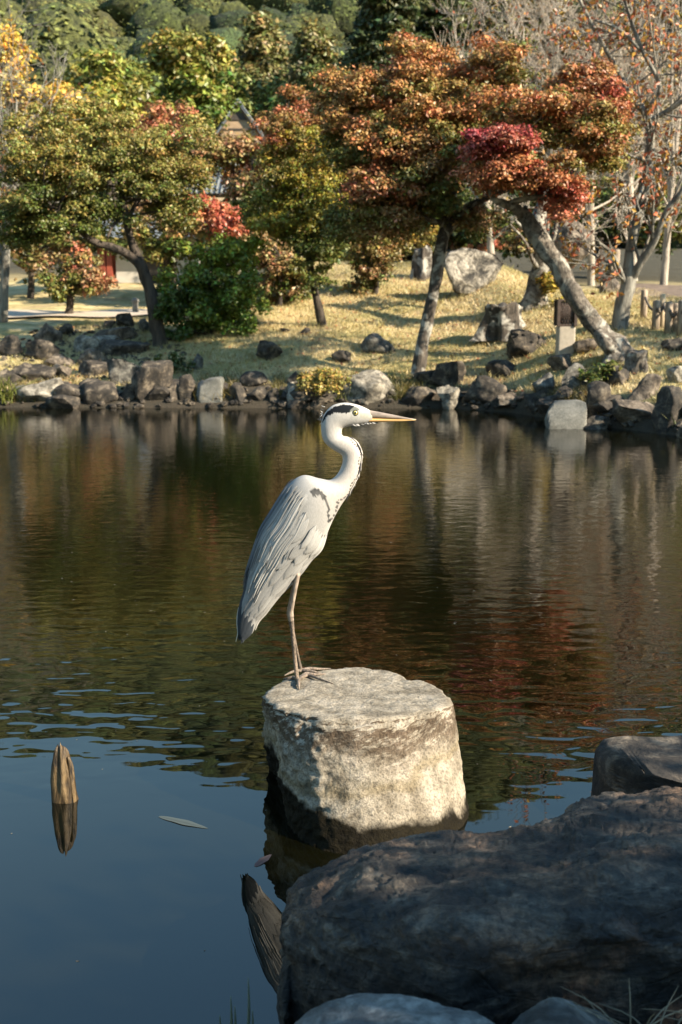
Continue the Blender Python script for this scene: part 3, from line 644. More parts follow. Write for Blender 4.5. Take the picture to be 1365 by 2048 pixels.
def side_tree(label, X, Yt, seed):
    px = 682.5 + X / Yt * F * 0.98; q = float(tz(X, Yt)); py0 = 700
    root = tree('maple_tree', label, (px, py0), [[(px, py0, 0, 14), (px + 6, 560, 0, 10), (px - 4, 420, 0, 7), (px, 300, 0, 4)], [(px, 480, 0, 8), (px - 90, 400, .1, 5), (px - 140, 340, .2, 2)], [(px + 4, 500, 0, 8), (px + 80, 400, -.2, 5), (px + 130, 320, -.2, 2)]],
         [(px, 330, 150, 90, 0, 1.2, 26, OLIVE, RUST), (px - 60, 430, 80, 30, 0, .9, 10, OLIVE, RUST), (px + 70, 420, 80, 30, 0, .9, 10, OLIVE, ORANGE)], M['bark_maple'], leaf=.08, per=110, pad=.3, Y=Yt, group='trees beyond the edges of the picture')
side_tree('open-crowned maple past the left edge beyond the path', -8.4, 25.0, 3)
side_tree('open-crowned maple far past the left edge near the water', -10.5, 18.0, 4)
side_tree('open-crowned maple past the left edge, farthest back', -13.0, 30.0, 5)
side_tree('open-crowned maple added past the right edge to dapple the lawn, nearest the water', 7.4, 12.4, 1)  # this unseen tree and the next are added to throw dappled shade
side_tree('open-crowned maple added past the right edge to dapple the lawn, behind the nearest one', 8.6, 15.2, 2)
# ------------------------------------------------------------------ buildings among the trees
M['tile'] = plain_mat('grey_roof_tile', (0.13, 0.145, 0.155), 0.6, 0.3, 6, 0.2, 0.02)
M['plaster'] = plain_mat('white_plaster', (0.42, 0.40, 0.36), 0.9, 0.08, 3)
M['tanwood'] = plain_mat('tan_boards', (0.34, 0.235, 0.145), 0.8, 0.2, 2, 0.2, 0.01, (1, 1, 10))
M['darkwood'] = plain_mat('dark_timber', (0.05, 0.04, 0.032), 0.8, 0.3, 4)
M['redpaint'] = plain_mat('red_paint', (0.24, 0.05, 0.028), 0.6, 0.15, 4)

def gable_roof(root, c, wx_, ly, h, eave, mat, nribs=10, thick=0.12):
    """two tiled slopes, ridge along local y (towards the camera gable)"""
    x, y, z = c; parts = []
    for s in (-1, 1):
        m = MB(); e = np.array([x + s * (wx_ + eave), y, z - eave * h / wx_]); r = np.array([x, y, z + h])
        n = np.array([s * h, 0, wx_]); n = n / np.linalg.norm(n) * thick
        y0, y1 = y - ly - eave * .6, y + ly
        A = [np.array([p[0], yy, p[2]]) for p in (e, r) for yy in (y0, y1)]
        m.add(A + [a + n for a in A], [(0, 1, 3, 2), (4, 6, 7, 5), (0, 4, 5, 1), (2, 3, 7, 6), (0, 2, 6, 4), (1, 5, 7, 3)])
        sl = m.build('roof_slope', mat, root, smooth=False)
        for i in range(nribs + 1):                       # ribs of cover tiles
            yy = y0 + 0.03 + (y1 - y0 - 0.06) * i / nribs
            mm = MB(); mm.tube([(e[0] + n[0], yy, e[2] + n[2]), (r[0] + n[0], yy, r[2] + n[2])], [thick * .5] * 2, 6)
            mm.build('cover_tile', mat, sl)
    m = MB(); m.tube([(x, y - ly - eave * .7, z + h + thick), (x, y + ly, z + h + thick)], [thick * 1.3] * 2, 8); m.build('ridge', mat, root)

hy = 84.0; hp = P(483, 262, hy); hk = MPP(483, 262, hy); gzb = float(tz(hp[0], hy))
h1 = empty('gabled_house', (hp[0], hy, gzb), 'distant gabled house with grey tiled roof and tan gable above the brown maples', 'house')
m = MB(); m.box((hp[0] - 2.6, hy - 2, gzb), (hp[0] + 2.6, hy + 6, hp[2] - 1.0)); m.build('wall', M['plaster'], h1, False)
m = MB(); m.add([(hp[0] - 1.15, hy - 2.0, hp[2] - .1), (hp[0] + 1.15, hy - 2.0, hp[2] - .1), (hp[0], hy - 2.0, hp[2] + 1.45), (hp[0] - 1.15, hy + 5, hp[2] - .1), (hp[0] + 1.15, hy + 5, hp[2] - .1), (hp[0], hy + 5, hp[2] + 1.45)],
                [(0, 1, 2), (3, 5, 4), (0, 3, 4, 1), (1, 4, 5, 2), (2, 5, 3, 0)]); m.build('gable', M['tanwood'], h1, False)
m = MB(); m.add([(hp[0] - .62, hy - 2.06, hp[2] + .45), (hp[0] + .62, hy - 2.06, hp[2] + .45), (hp[0], hy - 2.06, hp[2] + 1.3), (hp[0] - .55, hy - 2.0, hp[2] + .55), (hp[0] + .55, hy - 2.0, hp[2] + .55), (hp[0], hy - 2.0, hp[2] + 1.3)],
                [(0, 1, 2), (0, 3, 4, 1), (1, 4, 5, 2), (2, 5, 3, 0)]); m.build('louvre', M['darkwood'], h1, False)
m = MB(); m.box((hp[0] - 1.3, hy - 2.1, hp[2] - .22), (hp[0] + 1.3, hy - 2.003, hp[2] - .1)); m.build('beam', M['darkwood'], h1, False)
m = MB(); m.box((hp[0] - 1.2, hy - 2.05, hp[2] - .95), (hp[0] + 1.2, hy + 4, hp[2] - .22)); m.build('wall', M['tanwood'], h1, False)
gable_roof(h1, (hp[0], hy + 1.5, hp[2] - .1), 1.2, 3.6, 1.62, 0.3, M['tile'], 16, 0.13)
m = MB(); zz = hp[2] - .95                                     # lower skirt roof
m.add([(hp[0] - 3.4, hy - 3.2, zz - 1.3), (hp[0] + 3.4, hy - 3.2, zz - 1.3), (hp[0] + 3.4, hy + 7, zz - 1.3), (hp[0] - 3.4, hy + 7, zz - 1.3),
       (hp[0] - 1.25, hy - 2.08, zz), (hp[0] + 1.25, hy - 2.08, zz), (hp[0] + 1.25, hy + 5, zz), (hp[0] - 1.25, hy + 5, zz)],
      [(0, 3, 2, 1), (0, 1, 5, 4), (1, 2, 6, 5), (2, 3, 7, 6), (3, 0, 4, 7), (4, 5, 6, 7)]); m.build('skirt_roof', M['tile'], h1, False)

by_ = 46.0; bp_ = P(440, 395, by_); gzb = float(tz(bp_[0], by_))
h2 = empty('tiled_building', (bp_[0], by_, gzb), 'long low building with grey tiled roof behind the bright red maple', 'building')
m = MB(); m.box((bp_[0] - 3.0, by_ - 1.2, gzb), (bp_[0] + 1.15, by_ + 2.4, bp_[2] + .05)); m.build('wall', M['plaster'], h2, False)
m = MB(); x0, x1 = bp_[0] - 3.3, bp_[0] + 1.3
m.add([(x0, by_ - 1.9, bp_[2]), (x1, by_ - 1.9, bp_[2]), (x1, by_ + .6, bp_[2] + 1.25), (x0, by_ + .6, bp_[2] + 1.25), (x0, by_ + 3, bp_[2]), (x1, by_ + 3, bp_[2])],
      [(0, 1, 2, 3), (3, 2, 5, 4), (0, 3, 4), (1, 5, 2), (0, 4, 5, 1)]); rf = m.build('roof', M['tile'], h2, False)
for i in range(24):
    xx = x0 + .1 + (x1 - x0 - .2) * i / 23
    m = MB(); m.tube([(xx, by_ - 1.92, bp_[2] + .03), (xx, by_ + .6, bp_[2] + 1.28)], [.045] * 2, 6); m.build('cover_tile', M['tile'], rf)
m = MB(); m.tube([(x0, by_ + .6, bp_[2] + 1.3), (x1, by_ + .6, bp_[2] + 1.3)], [.13] * 2, 8); m.build('ridge', M['tile'], rf)
m = MB(); m.box((x0, by_ - 2.0, bp_[2] - .28), (x1, by_ - 1.3, bp_[2] - .16)); m.build('eave_board', M['wood_pale'], h2, False)

wy_ = 31.0; wp = P(245, 566, wy_); kk = MPP(245, 566, wy_); gzb = float(tz(wp[0], wy_)); top = P(245, 478, wy_)[2]
h3 = empty('white_pavilion', (wp[0], wy_, gzb), 'white-walled pavilion with red posts behind the pale path', 'building')
m = MB(); m.box((wp[0] - .15, wy_, gzb), (wp[0] + 2.0, wy_ + 2.5, top)); m.build('wall', M['plaster'], h3, False)
for xx in (wp[0] - .38, wp[0] - .55, wp[0] + 2.1):
    m = MB(); m.box((xx, wy_ - .1, gzb), (xx + .14, wy_ + .04, top)); m.build('post', M['redpaint'], h3, False)
m = MB(); m.box((wp[0] - .7, wy_ + .3, gzb), (wp[0] - .16, wy_ + 2.4, top - .1)); m.build('wall', M['redpaint'], h3, False)
m = MB(); m.add([(wp[0] - 1.2, wy_ - .6, top + .004), (wp[0] + 2.6, wy_ - .6, top + .004), (wp[0] + 2.6, wy_ + 3, top + .004), (wp[0] - 1.2, wy_ + 3, top + .004), (wp[0] - .6, wy_ + 1.2, top + .8), (wp[0] + 2, wy_ + 1.2, top + .8)],
                [(0, 1, 5, 4), (1, 2, 5), (2, 3, 4, 5), (3, 0, 4), (0, 3, 2, 1)]); m.build('roof', M['tile'], h3, False)
m = MB(); m.box((wp[0] + .6, wy_ - .03, gzb), (wp[0] + 1.15, wy_ - .003, gzb + 1.0)); m.build('door', M['darkwood'], h3, False)
# ------------------------------------------------------------------ rocks of the far shore
# (x0, x1, top, bottom, tone, blockiness, depth factor, label)
ROCKS = [
 (55, 132, 649, 692, 'brown', .5, .8, 'flat-topped squarish brown rock at the head of the stony inlet'),
 (46, 108, 682, 722, 'dark', 0, .9, 'dark rounded rock just below the squarish brown one'),
 (-10, 48, 673, 714, 'dark', 0, .9, 'dark blotched rock at the left edge, above the inlet'),
 (137, 192, 673, 708, 'pale', .1, .8, 'pale tilted rock in the middle of the inlet'),
 (190, 240, 674, 696, 'pale', .2, 1.0, 'small pale flat rock between the tilted rock and the ledge'),
 (180, 273, 657, 684, 'brown', .8, .6, 'long low tan ledge stone across the top of the inlet'),
 (232, 273, 629, 660, 'dark', 0, .8, 'pointed dark rock on top of the tan ledge'),
 (203, 232, 643, 661, 'dark', 0, .9, 'small dark rock on the left end of the tan ledge'),
 (276, 304, 640, 668, 'grey', .1, .8, 'grey rock against the forked maple trunk'),
 (120, 150, 650, 676, 'dark', 0, .9, 'small dark rock right of the squarish brown one'),
 (180, 296, 682, 716, 'dark', .3, .7, 'broad dark slab in the shade below the tan ledge'),
 (155, 208, 700, 736, 'brown', 0, .9, 'rounded brown rock left of the broad dark slab'),
 (90, 142, 711, 738, 'brown', .2, .9, 'tan rock in the centre of the inlet, above the pinkish one'),
 (24, 101, 729, 768, 'dark', .1, .8, 'wide dark rock above the pale dome in the water'),
 (94, 143, 731, 762, 'brown', .6, .7, 'flat-faced pinkish rock beside the wide dark one'),
 (148, 222, 724, 758, 'dark', .1, .8, 'dark rock right of the pinkish flat-faced one'),
 (-14, 34, 742, 776, 'dark', 0, .9, 'dark rock at the left edge above the water grass'),
 (36, 149, 760, 811, 'pale', 0, .7, 'pale domed rock standing in the water at the left'),
 (137, 242, 766, 806, 'dark', .4, .6, 'long dark slab at the waterline right of the pale dome'),
 (203, 274, 720, 772, 'grey', .1, .8, 'bluish-grey shaded rock above the long dark slab'),
 (262, 340, 726, 806, 'dark', .1, .7, 'tall dark rounded boulder below the forked maple'),
 (240, 275, 770, 806, 'dark', .2, .8, 'low dark waterline rock left of the tall dark boulder'),
 (335, 360, 770, 808, 'brown', 0, .8, 'small brown waterline rock right of the tall dark boulder'),
 (380, 408, 710, 744, 'grey', 0, .8, 'small blue-grey rock above the granite block'),
 (355, 390, 752, 806, 'dark', 0, .8, 'dark rock touching the granite block on its left'),
 (452, 498, 768, 808, 'dark', 0, .8, 'dark rock touching the granite block on its right'),
 (505, 564, 684, 726, 'dark', 0, .9, 'dark round rock alone on the lower lawn'),
 (601, 622, 658, 672, 'dark', 0, .9, 'tiny dark stone beside the slender maple base'),
 (562, 578, 659, 669, 'brown', 0, .9, 'tiny brown stone left of the slender maple'),
 (731, 790, 669, 712, 'grey', 0, .8, 'pointed grey rock on the lawn left of the pale trunk'),
 (667, 707, 704, 730, 'dark', .1, .9, 'dark rock below and left of the pointed grey one'),
 (576, 601, 746, 774, 'dark', 0, .8, 'small dark rock behind the pale triangular one'),
 (480, 542, 746, 773, 'dark', .2, .8, 'flat dark rock on the slope above the granite block'),
 (564, 614, 766, 811, 'pale', 0, .7, 'pale triangular rock at the waterline left of the low bush'),
 (533, 564, 779, 810, 'dark', 0, .8, 'small dark waterline rock left of the pale triangular one'),
 (498, 536, 776, 808, 'dark', 0, .8, 'dark waterline rock midway between granite block and triangular rock'),
 (605, 680, 782, 812, 'dark', .2, .7, 'dark waterline rock under the low yellowish bush'),
 (670, 792, 747, 816, 'pale', .2, .8, 'large pale flat-topped rock behind the heron head'),
 (793, 872, 776, 816, 'dark', .2, .7, 'broad dark rock right of the large pale flat-topped one'),
 (858, 925, 726, 786, 'dark', 0, .8, 'dark peaked rock below the pale maple trunk'),
 (876, 929, 774, 822, 'pale', 0, .7, 'small pale peaked rock in the water below the dark peak'),
 (923, 1013, 755, 814, 'dark', .1, .8, 'dark sloping boulder right of the small pale peak'),
 (988, 1057, 789, 818, 'brown', .4, .8, 'flat brown waterline rock left of the cut block'),
 (1006, 1101, 662, 718, 'dark', .2, .8, 'large black angular rock left of the lantern'),
 (978, 1043, 724, 757, 'dark', .2, .9, 'flat dark rock on the grass below the black angular one'),
 (1149, 1196, 680, 711, 'brown', .1, .9, 'brown rock with pale top right of the lantern'),
 (1095, 1155, 711, 746, 'brown', .4, .9, 'flat brown rock at the foot of the lantern'),
 (1119, 1176, 730, 784, 'grey', .1, .8, 'grey rock below the lantern'),
 (1066, 1114, 748, 800, 'grey', .1, .8, 'pale grey pointed rock left of the one below the lantern'),
 (1108, 1150, 775, 812, 'dark', .1, .8, 'dark rock right above the cut block'),
 (1050, 1100, 785, 825, 'dark', .1, .8, 'dark rock at the waterline left of the cut block'),
 (1165, 1235, 765, 842, 'dark', .1, .8, 'dark shaded boulder right of the cut block'),
 (1220, 1319, 802, 858, 'brown', .4, .7, 'broad brown slab at the waterline at the right'),
 (1264, 1330, 751, 802, 'brown', .5, .8, 'squared brown rock above the broad waterline slab'),
 (1205, 1265, 735, 775, 'dark', .1, .8, 'dark rock among roots of the leaning maple'),
 (1312, 1372, 775, 860, 'dark', .1, .8, 'dark boulder at the right edge by the water'),
 (1326, 1375, 679, 706, 'dark', .1, .9, 'dark low rock at the right edge of the lawn'),
 (1200, 1237, 553, 592, 'brown', .1, .9, 'small brown rock behind the cherry trunk'),
 (1340, 1385, 735, 770, 'pale', .1, .9, 'pale stone at the right edge above the boulder'),
 (1175, 1225, 835, 862, 'dark', .1, .8, 'dark low rock in the shaded water right of the cut block'),
 (903, 1008, 500, 586, 'mottled', .1, .6, 'large pale standing rock on the upper lawn'),
]
for i, (xa, xb, ya, yb, tone, bx, dep, lab) in enumerate(ROCKS):
    cx = (xa + xb) / 2; q = T(cx, yb - 3); k = MPP(cx, yb, q[1])
    hw = (xb - xa) / 2 * k; hh = (yb - ya) * k; d = max(hw * dep, 0.05)
    hz = hh * 0.62
    V, Fc = rock_geo((hw * 1.3, d * 1.15, hz * 1.2), 100 + i, 4, 15, 0.11 if bx < .4 else 0.07, bx * .6)
    a = random.uniform(-.25, .25); R_ = np.array([[math.cos(a), -math.sin(a), 0], [math.sin(a), math.cos(a), 0], [0, 0, 1]])
    V = V @ R_.T
    c = np.array([q[0], q[1] + d * 0.75, q[2] + hh - V[:, 2].max()])
    o = obj('rock', V + c, Fc, M['rock_' + tone], origin=c)
    tag(o, lab, 'rock', 'rocks of the far bank')

def cut_block(name, label, xa, xb, ya, yb, mat, dep, seed, bev=0.93):
    q = T((xa + xb) / 2, yb - 2); k = MPP(xa, yb, q[1]); hw = (xb - xa) / 2 * k; hh = (yb - ya) * k
    V, Fc = rock_geo((hw, hw * dep, hh * .75), seed, 5, 5, 0.045, 0.97, (bev, 1.2))
    c = np.array([q[0], q[1] + hw * dep, q[2] + hh - hh * .75 * (V[:, 2].max() / (hh * .75))])
    return tag(obj(name, V + c, Fc, mat, origin=c), label, 'stone block')
cut_block('stone_block', 'square-cut grey granite block at the shaded waterline', 393, 445, 758, 809, M['granite'], .9, 801)
cut_block('stone_block', 'pale cut stone block standing in the water at the right', 1095, 1174, 806, 860, M['granite'], .9, 802, .85)

# rubble between the inlet rocks and along the shore: uncountable small stones
mb = MB(); iv, if_ = ico(1); ifl = [tuple(f) for f in if_]
for i in range(1100):
    if i < 450: x = rng.uniform(-4.9, -2.2); s = rng.uniform(0.05, 4.2)
    else: x = rng.uniform(-9, 9); s = abs(rng.normal()) * .22 + .02
    y = np.interp(x, SHX, SHY) + s; r = rng.uniform(.02, .055)
    V = iv * (1 + .25 * rng.normal(size=(len(iv), 1))) * np.array([r, r, r * .7]) + np.array([x, y, float(tz(x, y)) + r * .2]); mb.add(V, ifl)
cv, cf = ico(2); cfl = [tuple(f) for f in cf]
for i in range(190):
    x = rng.uniform(-4.9, 4.7) if i < 70 else rng.choice([-1, 1]) * rng.uniform(4.7, 11); y = np.interp(x, SHX, SHY) + rng.uniform(-.06, .55); r = .035 + .16 * rng.uniform() ** 2.2; V = cv.copy()
    for k_ in range(9):
        nn_ = rng.normal(size=3); nn_ /= np.linalg.norm(nn_); V -= np.clip(V @ nn_ - rng.uniform(.45, .85), 0, None)[:, None] * nn_
    mb.add(V * np.array([r * 1.3, r, r * .9]) + np.array([x, y, max(0, float(tz(x, y))) + r * .25]), cfl)
tag(mb.build('gravel', M['rock_dark'], smooth=False), 'small loose stones between the rocks along the far waterline', 'gravel', kind='stuff')

# stumps
def stump(name, label, base, w_top, w_bot, h_px, mat, lab_cat='stump', seed=3, dy=0, Y=None, h_root=.35):
    q = T(*base); k = MPP(base[0], base[1], q[1]); n, m_ = 40, 16; V = []; r = np.random.default_rng(seed); ph = r.uniform(0, 6, 4)
    H = h_px * k
    for i in range(m_):
        v = i / (m_ - 1); rad = (w_bot + (w_top - w_bot) * min(1, v / .75) ** .6) * .5 * k
        for j in range(n):
            a = 2 * math.pi * j / n; f = 1 + (1 - v) ** 1.5 * h_root * math.sin(4 * a + ph[0]) + .10 * math.sin(7 * a + ph[1]) + .06 * math.sin(13 * a + ph[2] + v * 2) + .22 * mnoise.noise(Vector((math.cos(a) * 2.2, math.sin(a) * 2.2, v * 2.5 + seed)))
            V.append((q[0] + rad * f * math.cos(a), q[1] + rad * f * math.sin(a) * .9, q[2] - .06 + (H + .06) * v + ((.07 * H * math.sin(3 * a + ph[3]) + .16 * H * mnoise.noise(Vector((math.cos(a) * 1.7, math.sin(a) * 1.7, seed)))) * v)))
    Fc = [(i * n + j, i * n + (j + 1) % n, (i + 1) * n + (j + 1) % n, (i + 1) * n + j) for i in range(m_ - 1) for j in range(n)]
    V.append((q[0], q[1], q[2] + H * .93)); Fc += [((m_ - 1) * n + j, (m_ - 1) * n + (j + 1) % n, len(V) - 1) for j in range(n)]
    return tag(obj(name, V, Fc, mat, origin=q), label, lab_cat)
stump('tree_stump', 'wide gnarled pale tree stump on the lawn above the black rock', (1005, 672), 70, 112, 60, M['bark_maple'])
stump('tree_stump', 'short lichen-spotted trunk stub on the upper lawn', (845, 556), 34, 50, 58, M['bark_maple'], seed=8, h_root=.15)
stump('tree_stump', 'small brown stump by the roots of the leaning maple', (1272, 742), 40, 52, 40, M['bark_grey'], seed=9, h_root=.2)
q = T(1143, 560)
V, Fc = rock_geo((.42, .3, .5), 555, 4, 10, .1, .2); c = P(1145, 485, 20.5)
tag(obj('rock', V + c, Fc, M['rock_brown'], origin=c), 'large brown boulder seen between the leaning trunk and the cherry', 'rock', 'rocks of the far bank')

# lantern on a square pillar
q = T(1133, 714); k = MPP(1133, 714, q[1]); L = empty('garden_lantern', q, 'square garden lantern with lattice box on a pale stone pillar', 'lantern')
hw = 17 * k; zt = q[2] + 60 * k; z2 = q[2] + 110 * k
M['pillar'] = plain_mat('pale_stone', (0.36, 0.32, 0.26), .9, .12, 20, .3, .004)
M['rust'] = plain_mat('rusty_metal', (0.055, 0.036, 0.028), .7, .4, 12)
M['paper'] = plain_mat('frosted_panel', (0.30, 0.27, 0.23), .7, .15, 6)
pv, pf = rock_geo((hw, hw, (zt - q[2]) * .55), 71, 4, 0, 0.012, .98)
obj('pillar', pv + np.array([q[0], q[1] + hw, (zt + q[2]) / 2]), pf, M['pillar'], L)
cx_, cy_ = q[0] - 1 * k, q[1] + hw
for sx_ in (-1, 1):
    for sy_ in (-1, 1):
        m = MB(); m.box((cx_ + sx_ * hw - .018, cy_ + sy_ * hw - .018, zt + .004), (cx_ + sx_ * hw + .018, cy_ + sy_ * hw + .018, z2)); m.build('corner_post', M['rust'], L, False)
m = MB(); m.box((cx_ - hw * 1.15, cy_ - hw * 1.15, z2 + .001), (cx_ + hw * 1.15, cy_ + hw * 1.15, z2 + .02)); m.build('cap', M['rust'], L, False)
m = MB(); m.box((cx_ - hw * 1.02, cy_ - hw * 1.02, zt + .006), (cx_ + hw * 1.02, cy_ + hw * 1.02, zt + .03)); m.build('base', M['rust'], L, False)
m = MB(); m.box((cx_ - hw * .85, cy_ - hw * .85, zt + .03), (cx_ + hw * .85, cy_ + hw * .85, z2 - .003)); pn = m.build('panel', M['paper'], L, False)
for s in (-1, 1):
    for i in range(-5, 6):
        o0 = i * hw * .36
        for fx in ('x', 'y'):
            if fx == 'y':
                a = (cx_ + max(-hw * .9, min(hw * .9, o0 - s * hw * .9)), cy_ - hw * .93, zt + .03); bq = (cx_ + max(-hw * .9, min(hw * .9, o0 + s * hw * .9)), cy_ - hw * .93, z2)
            else:
                a = (cx_ + hw * .93, cy_ + max(-hw * .9, min(hw * .9, o0 - s * hw * .9)), zt + .03); bq = (cx_ + hw * .93, cy_ + max(-hw * .9, min(hw * .9, o0 + s * hw * .9)), z2)
            m = MB(); m.tube([a, bq], [.006] * 2, 4); m.build('lattice_bar', M['rust'], L)
m = MB(); m.box((cx_ - hw * 1.0, cy_ - hw * .9, zt + .03), (cx_ - hw * .9, cy_ + hw * .9, z2)); m.build('side_plate', M['rust'], L, False)

# small stone post lantern by the path
q = T(272, 628); k = MPP(272, 628, q[1]); L = empty('stone_post', q, 'small grey stone post with a cap beside the pale path', 'post')
m = MB(); m.tube([q - [0, 0, .05], q + [0, 0, 24 * k]], [6.5 * k, 6 * k], 8); m.build('shaft', M['granite'], L, False)
m = MB(); m.tube([q + [0, 0, 24 * k], q + [0, 0, 28 * k], q + [0, 0, 32 * k]], [8 * k, 7.5 * k, 3 * k], 8); m.build('cap', M['granite'], L, False)

# rope fence
POSTS = [(1218, 521, 556, 7, 'wood', 'low wooden fence post behind the cherry, farthest from the road'), (1232, 500, 552, 7, 'wood', 'wooden fence post behind the cherry, close to its trunk'),
         (1287, 580, 637, 7, 'wood', 'brown fence post nearest the cherry on its right'), (1311, 601, 661, 8, 'wood', 'weathered grey post, second right of the cherry'),
         (1323, 589, 657, 6, 'wood_pale', 'pale new-wood fence post between two weathered ones'), (1336, 604, 668, 8, 'wood', 'weathered post just right of the pale new one'),
         (1349, 607, 666, 6, 'wood', 'narrow fence post, second from the right edge'), (1361, 601, 672, 8, 'wood', 'fence post cut by the right edge of the picture')]
tops = []
for (px, ya, yb, hw_, mat, lab) in POSTS:
    q = T(px, yb); k = MPP(px, yb, q[1]); H = (yb - ya) * k; r = hw_ * k
    m = MB(); m.tube([q - [0, 0, .06], q + [0, 0, H * .5], q + [0, 0, H - r * .3], q + [0, 0, H]], [r, r * .97, r * .95, r * .55], 12)
    tag(m.build('fence_post', M[mat], origin=q), lab, 'fence post', 'posts of the rope fence'); tops.append((q + np.array([0, -r, H * .72]), r))
pts = []
for i in range(2, len(tops) - 1):
    a, bq = tops[i][0], tops[i + 1][0]
    for t_ in np.linspace(0, 1, 7)[:-1]: pts.append(a + (bq - a) * t_ - np.array([0, .012, .07 * 4 * t_ * (1 - t_)]))
pts.append(tops[-1][0] - np.array([0, .012, 0]))
m = MB(); m.tube(pts, [.018] * len(pts), 6)
tag(m.build('rope', M['rope']), 'dark sagging rope strung along the right-hand fence posts', 'rope')

# grass on the lawns, dry tufts and fallen leaves
def blades(n, xr, fs, hgt, wid, ca, cb, ok=None):
    x = rng.uniform(*xr, n); s = fs(n); y = np.interp(x, SHX, SHY) + s
    if ok is not None:
        kq = ok(x, y); x, y = x[kq], y[kq]; n = len(x)
    z = tz(x, y); a = rng.uniform(0, 6.28, n); h_ = hgt * rng.uniform(.5, 1.4, n); w_ = wid * rng.uniform(.6, 1.3, n)
    lean = rng.normal(size=(n, 2)) * .6
    p0 = np.stack([x - np.cos(a) * w_, y - np.sin(a) * w_, z - .005], 1); p1 = np.stack([x + np.cos(a) * w_, y + np.sin(a) * w_, z - .005], 1)
    p2 = np.stack([x + lean[:, 0] * h_, y + lean[:, 1] * h_, z + h_], 1)
    V = np.stack([p0, p1, p2], 1).reshape(-1, 3); t_ = np.clip(.5 + .45 * np.sin(x * 2.3 + 1.7 * np.sin(y * 1.9)) + rng.normal(size=n) * .25, 0, 1)[:, None]
    c = np.asarray(ca) * (1 - t_) + np.asarray(cb) * t_
    return V, np.arange(3 * n).reshape(n, 3), np.repeat(c * rng.uniform(.75, 1.2, (n, 1)), 3, axis=0)
V, Fc, kc = blades(120000, (-4.6, 5.2), lambda n: rng.uniform(.45, 9.5, n), .045, .006, (0.56, 0.45, 0.25), (0.34, 0.29, 0.12), lambda x, y: (y < 23.5) & ~((x < -1.6) & (y > 20.0) & (y < 23.2)))
tag(obj('grass', V, Fc, M['leaf'], smooth=False, col=kc), 'short dry yellow-green grass on the far bank', 'grass', kind='stuff')
V, Fc, kc = blades(16000, (-4.9, 4.8), lambda n: np.abs(rng.normal(size=n)) * .35 + .08, .10, .006, (0.16, 0.12, 0.04), (0.08, 0.10, 0.025), lambda x, y: np.sin(x * 3.1) + np.sin(x * 7.7 + 1) > .2)
tag(obj('undergrowth', V, Fc, M['leaf'], smooth=False, col=kc), 'ragged weeds and sedge between the waterline rocks', 'weeds', kind='stuff')
V, Fc, kc = blades(26000, (-4.6, 5.2), lambda n: rng.uniform(.35, 8.5, n), .09, .006, (0.52, 0.42, 0.22), (0.26, 0.25, 0.08), lambda x, y: (y < 22) & ~((x < -1.6) & (y > 20.0) & (y < 23.2)) & (np.sin(x * 5.3 + 2 * np.sin(y * 3.1)) * np.sin(y * 4.7 + 1.5 * np.sin(x * 2.9)) > .55))
tag(obj('grass', V, Fc, M['leaf'], smooth=False, col=kc), 'longer pale tufts of grass dotted over the far lawn', 'grass', kind='stuff')
n = 3600; x = rng.uniform(-4.4, 4.8, n); y = np.interp(x, SHX, SHY) + rng.uniform(.4, 7, n)
cc = np.array([CH[i] for i in rng.integers(0, 4, n)]) * rng.uniform(.4, 1, (n, 1))
V, Fc, kc = leaves(np.stack([x, y, tz(x, y) + .02], 1), rng.normal(size=(n, 3)) * .35 + [0, 0, 1], np.full(n, .05), cc)
tag(obj('fallen_leaves', V, Fc, M['leaf'], smooth=False, col=kc), 'fallen autumn leaves scattered over the far lawn', 'leaves', kind='stuff')
# water grass at the left edge
q = T(5, 806); m = MB()
for i in range(60):
    a = q + np.array([rng.normal() * .09, rng.normal() * .06, 0]); t_ = np.array([rng.normal() * .12, rng.normal() * .08, rng.uniform(.2, .36)])
    m.tube([a, a + t_ * .6, a + t_ * np.array([1.5, 1.5, 1])], [.006, .005, .001], 3, 2, cap=False, c=np.array([.13, .15, .02]) * rng.uniform(.6, 1.3))
tag(m.build('water_grass', M['leaf'], origin=q, col=True), 'tuft of green water grass at the left edge of the far waterline', 'plant')
# sprigs by the leaning maple
shrub('small_shrub', 'leafy green weeds at the foot of the leaning maple', (1195, 775), [(1190, 752, 32, 16, 0, .2, 9, GREEN, MIDG), (1215, 735, 18, 12, 0, .15, 5, GREEN, MIDG)], leaf=.045, per=60, pad=.12, stem=2)
shrub('small_shrub', 'low weeds by the waterline above the granite block', (345, 745), [(350, 725, 40, 14, 0, .2, 10, DKG, GREEN)], leaf=.045, per=60, pad=.12, stem=2)
# ------------------------------------------------------------------ stone pillar the heron stands on
b = NB('pillar_granite'); p = b.pos(); g1 = b.n('NewGeometry'); sx = b.n('SeparateXYZ'); b.l(g1.outputs['Position'], sx.inputs[0]); sn = b.n('SeparateXYZ'); b.l(g1.outputs['True Normal'], sn.inputs[0])
n1 = b.noise(p, 14, 8, .65); n2 = b.noise(p, 160, 3, .6); n3 = b.noise(p, 6, 5, .6, .5); n4 = b.noise(p, 60, 6, .7)
c = b.ramp(n1, [(.38, (.17, .148, .115)), (.5, (.27, .24, .19)), (.62, (.34, .305, .25))])
c = b.mix(.5, c, b.ramp(n2, [(.40, (.30, .29, .28)), (.48, (.95, .95, .95)), (.60, (1.2, 1.18, 1.12))]), 'MULTIPLY')
c = b.mix(.35, c, b.ramp(n4, [(.40, (.38, .36, .33)), (.52, (1, 1, 1))]), 'MULTIPLY')
zz = b.math('ADD', sx.outputs['Z'], b.math('MULTIPLY', b.math('SUBTRACT', n3, .5), .16))
side = b.ramp(sn.outputs['Z'], [(.45, (1, 1, 1)), (.7, (0, 0, 0))])
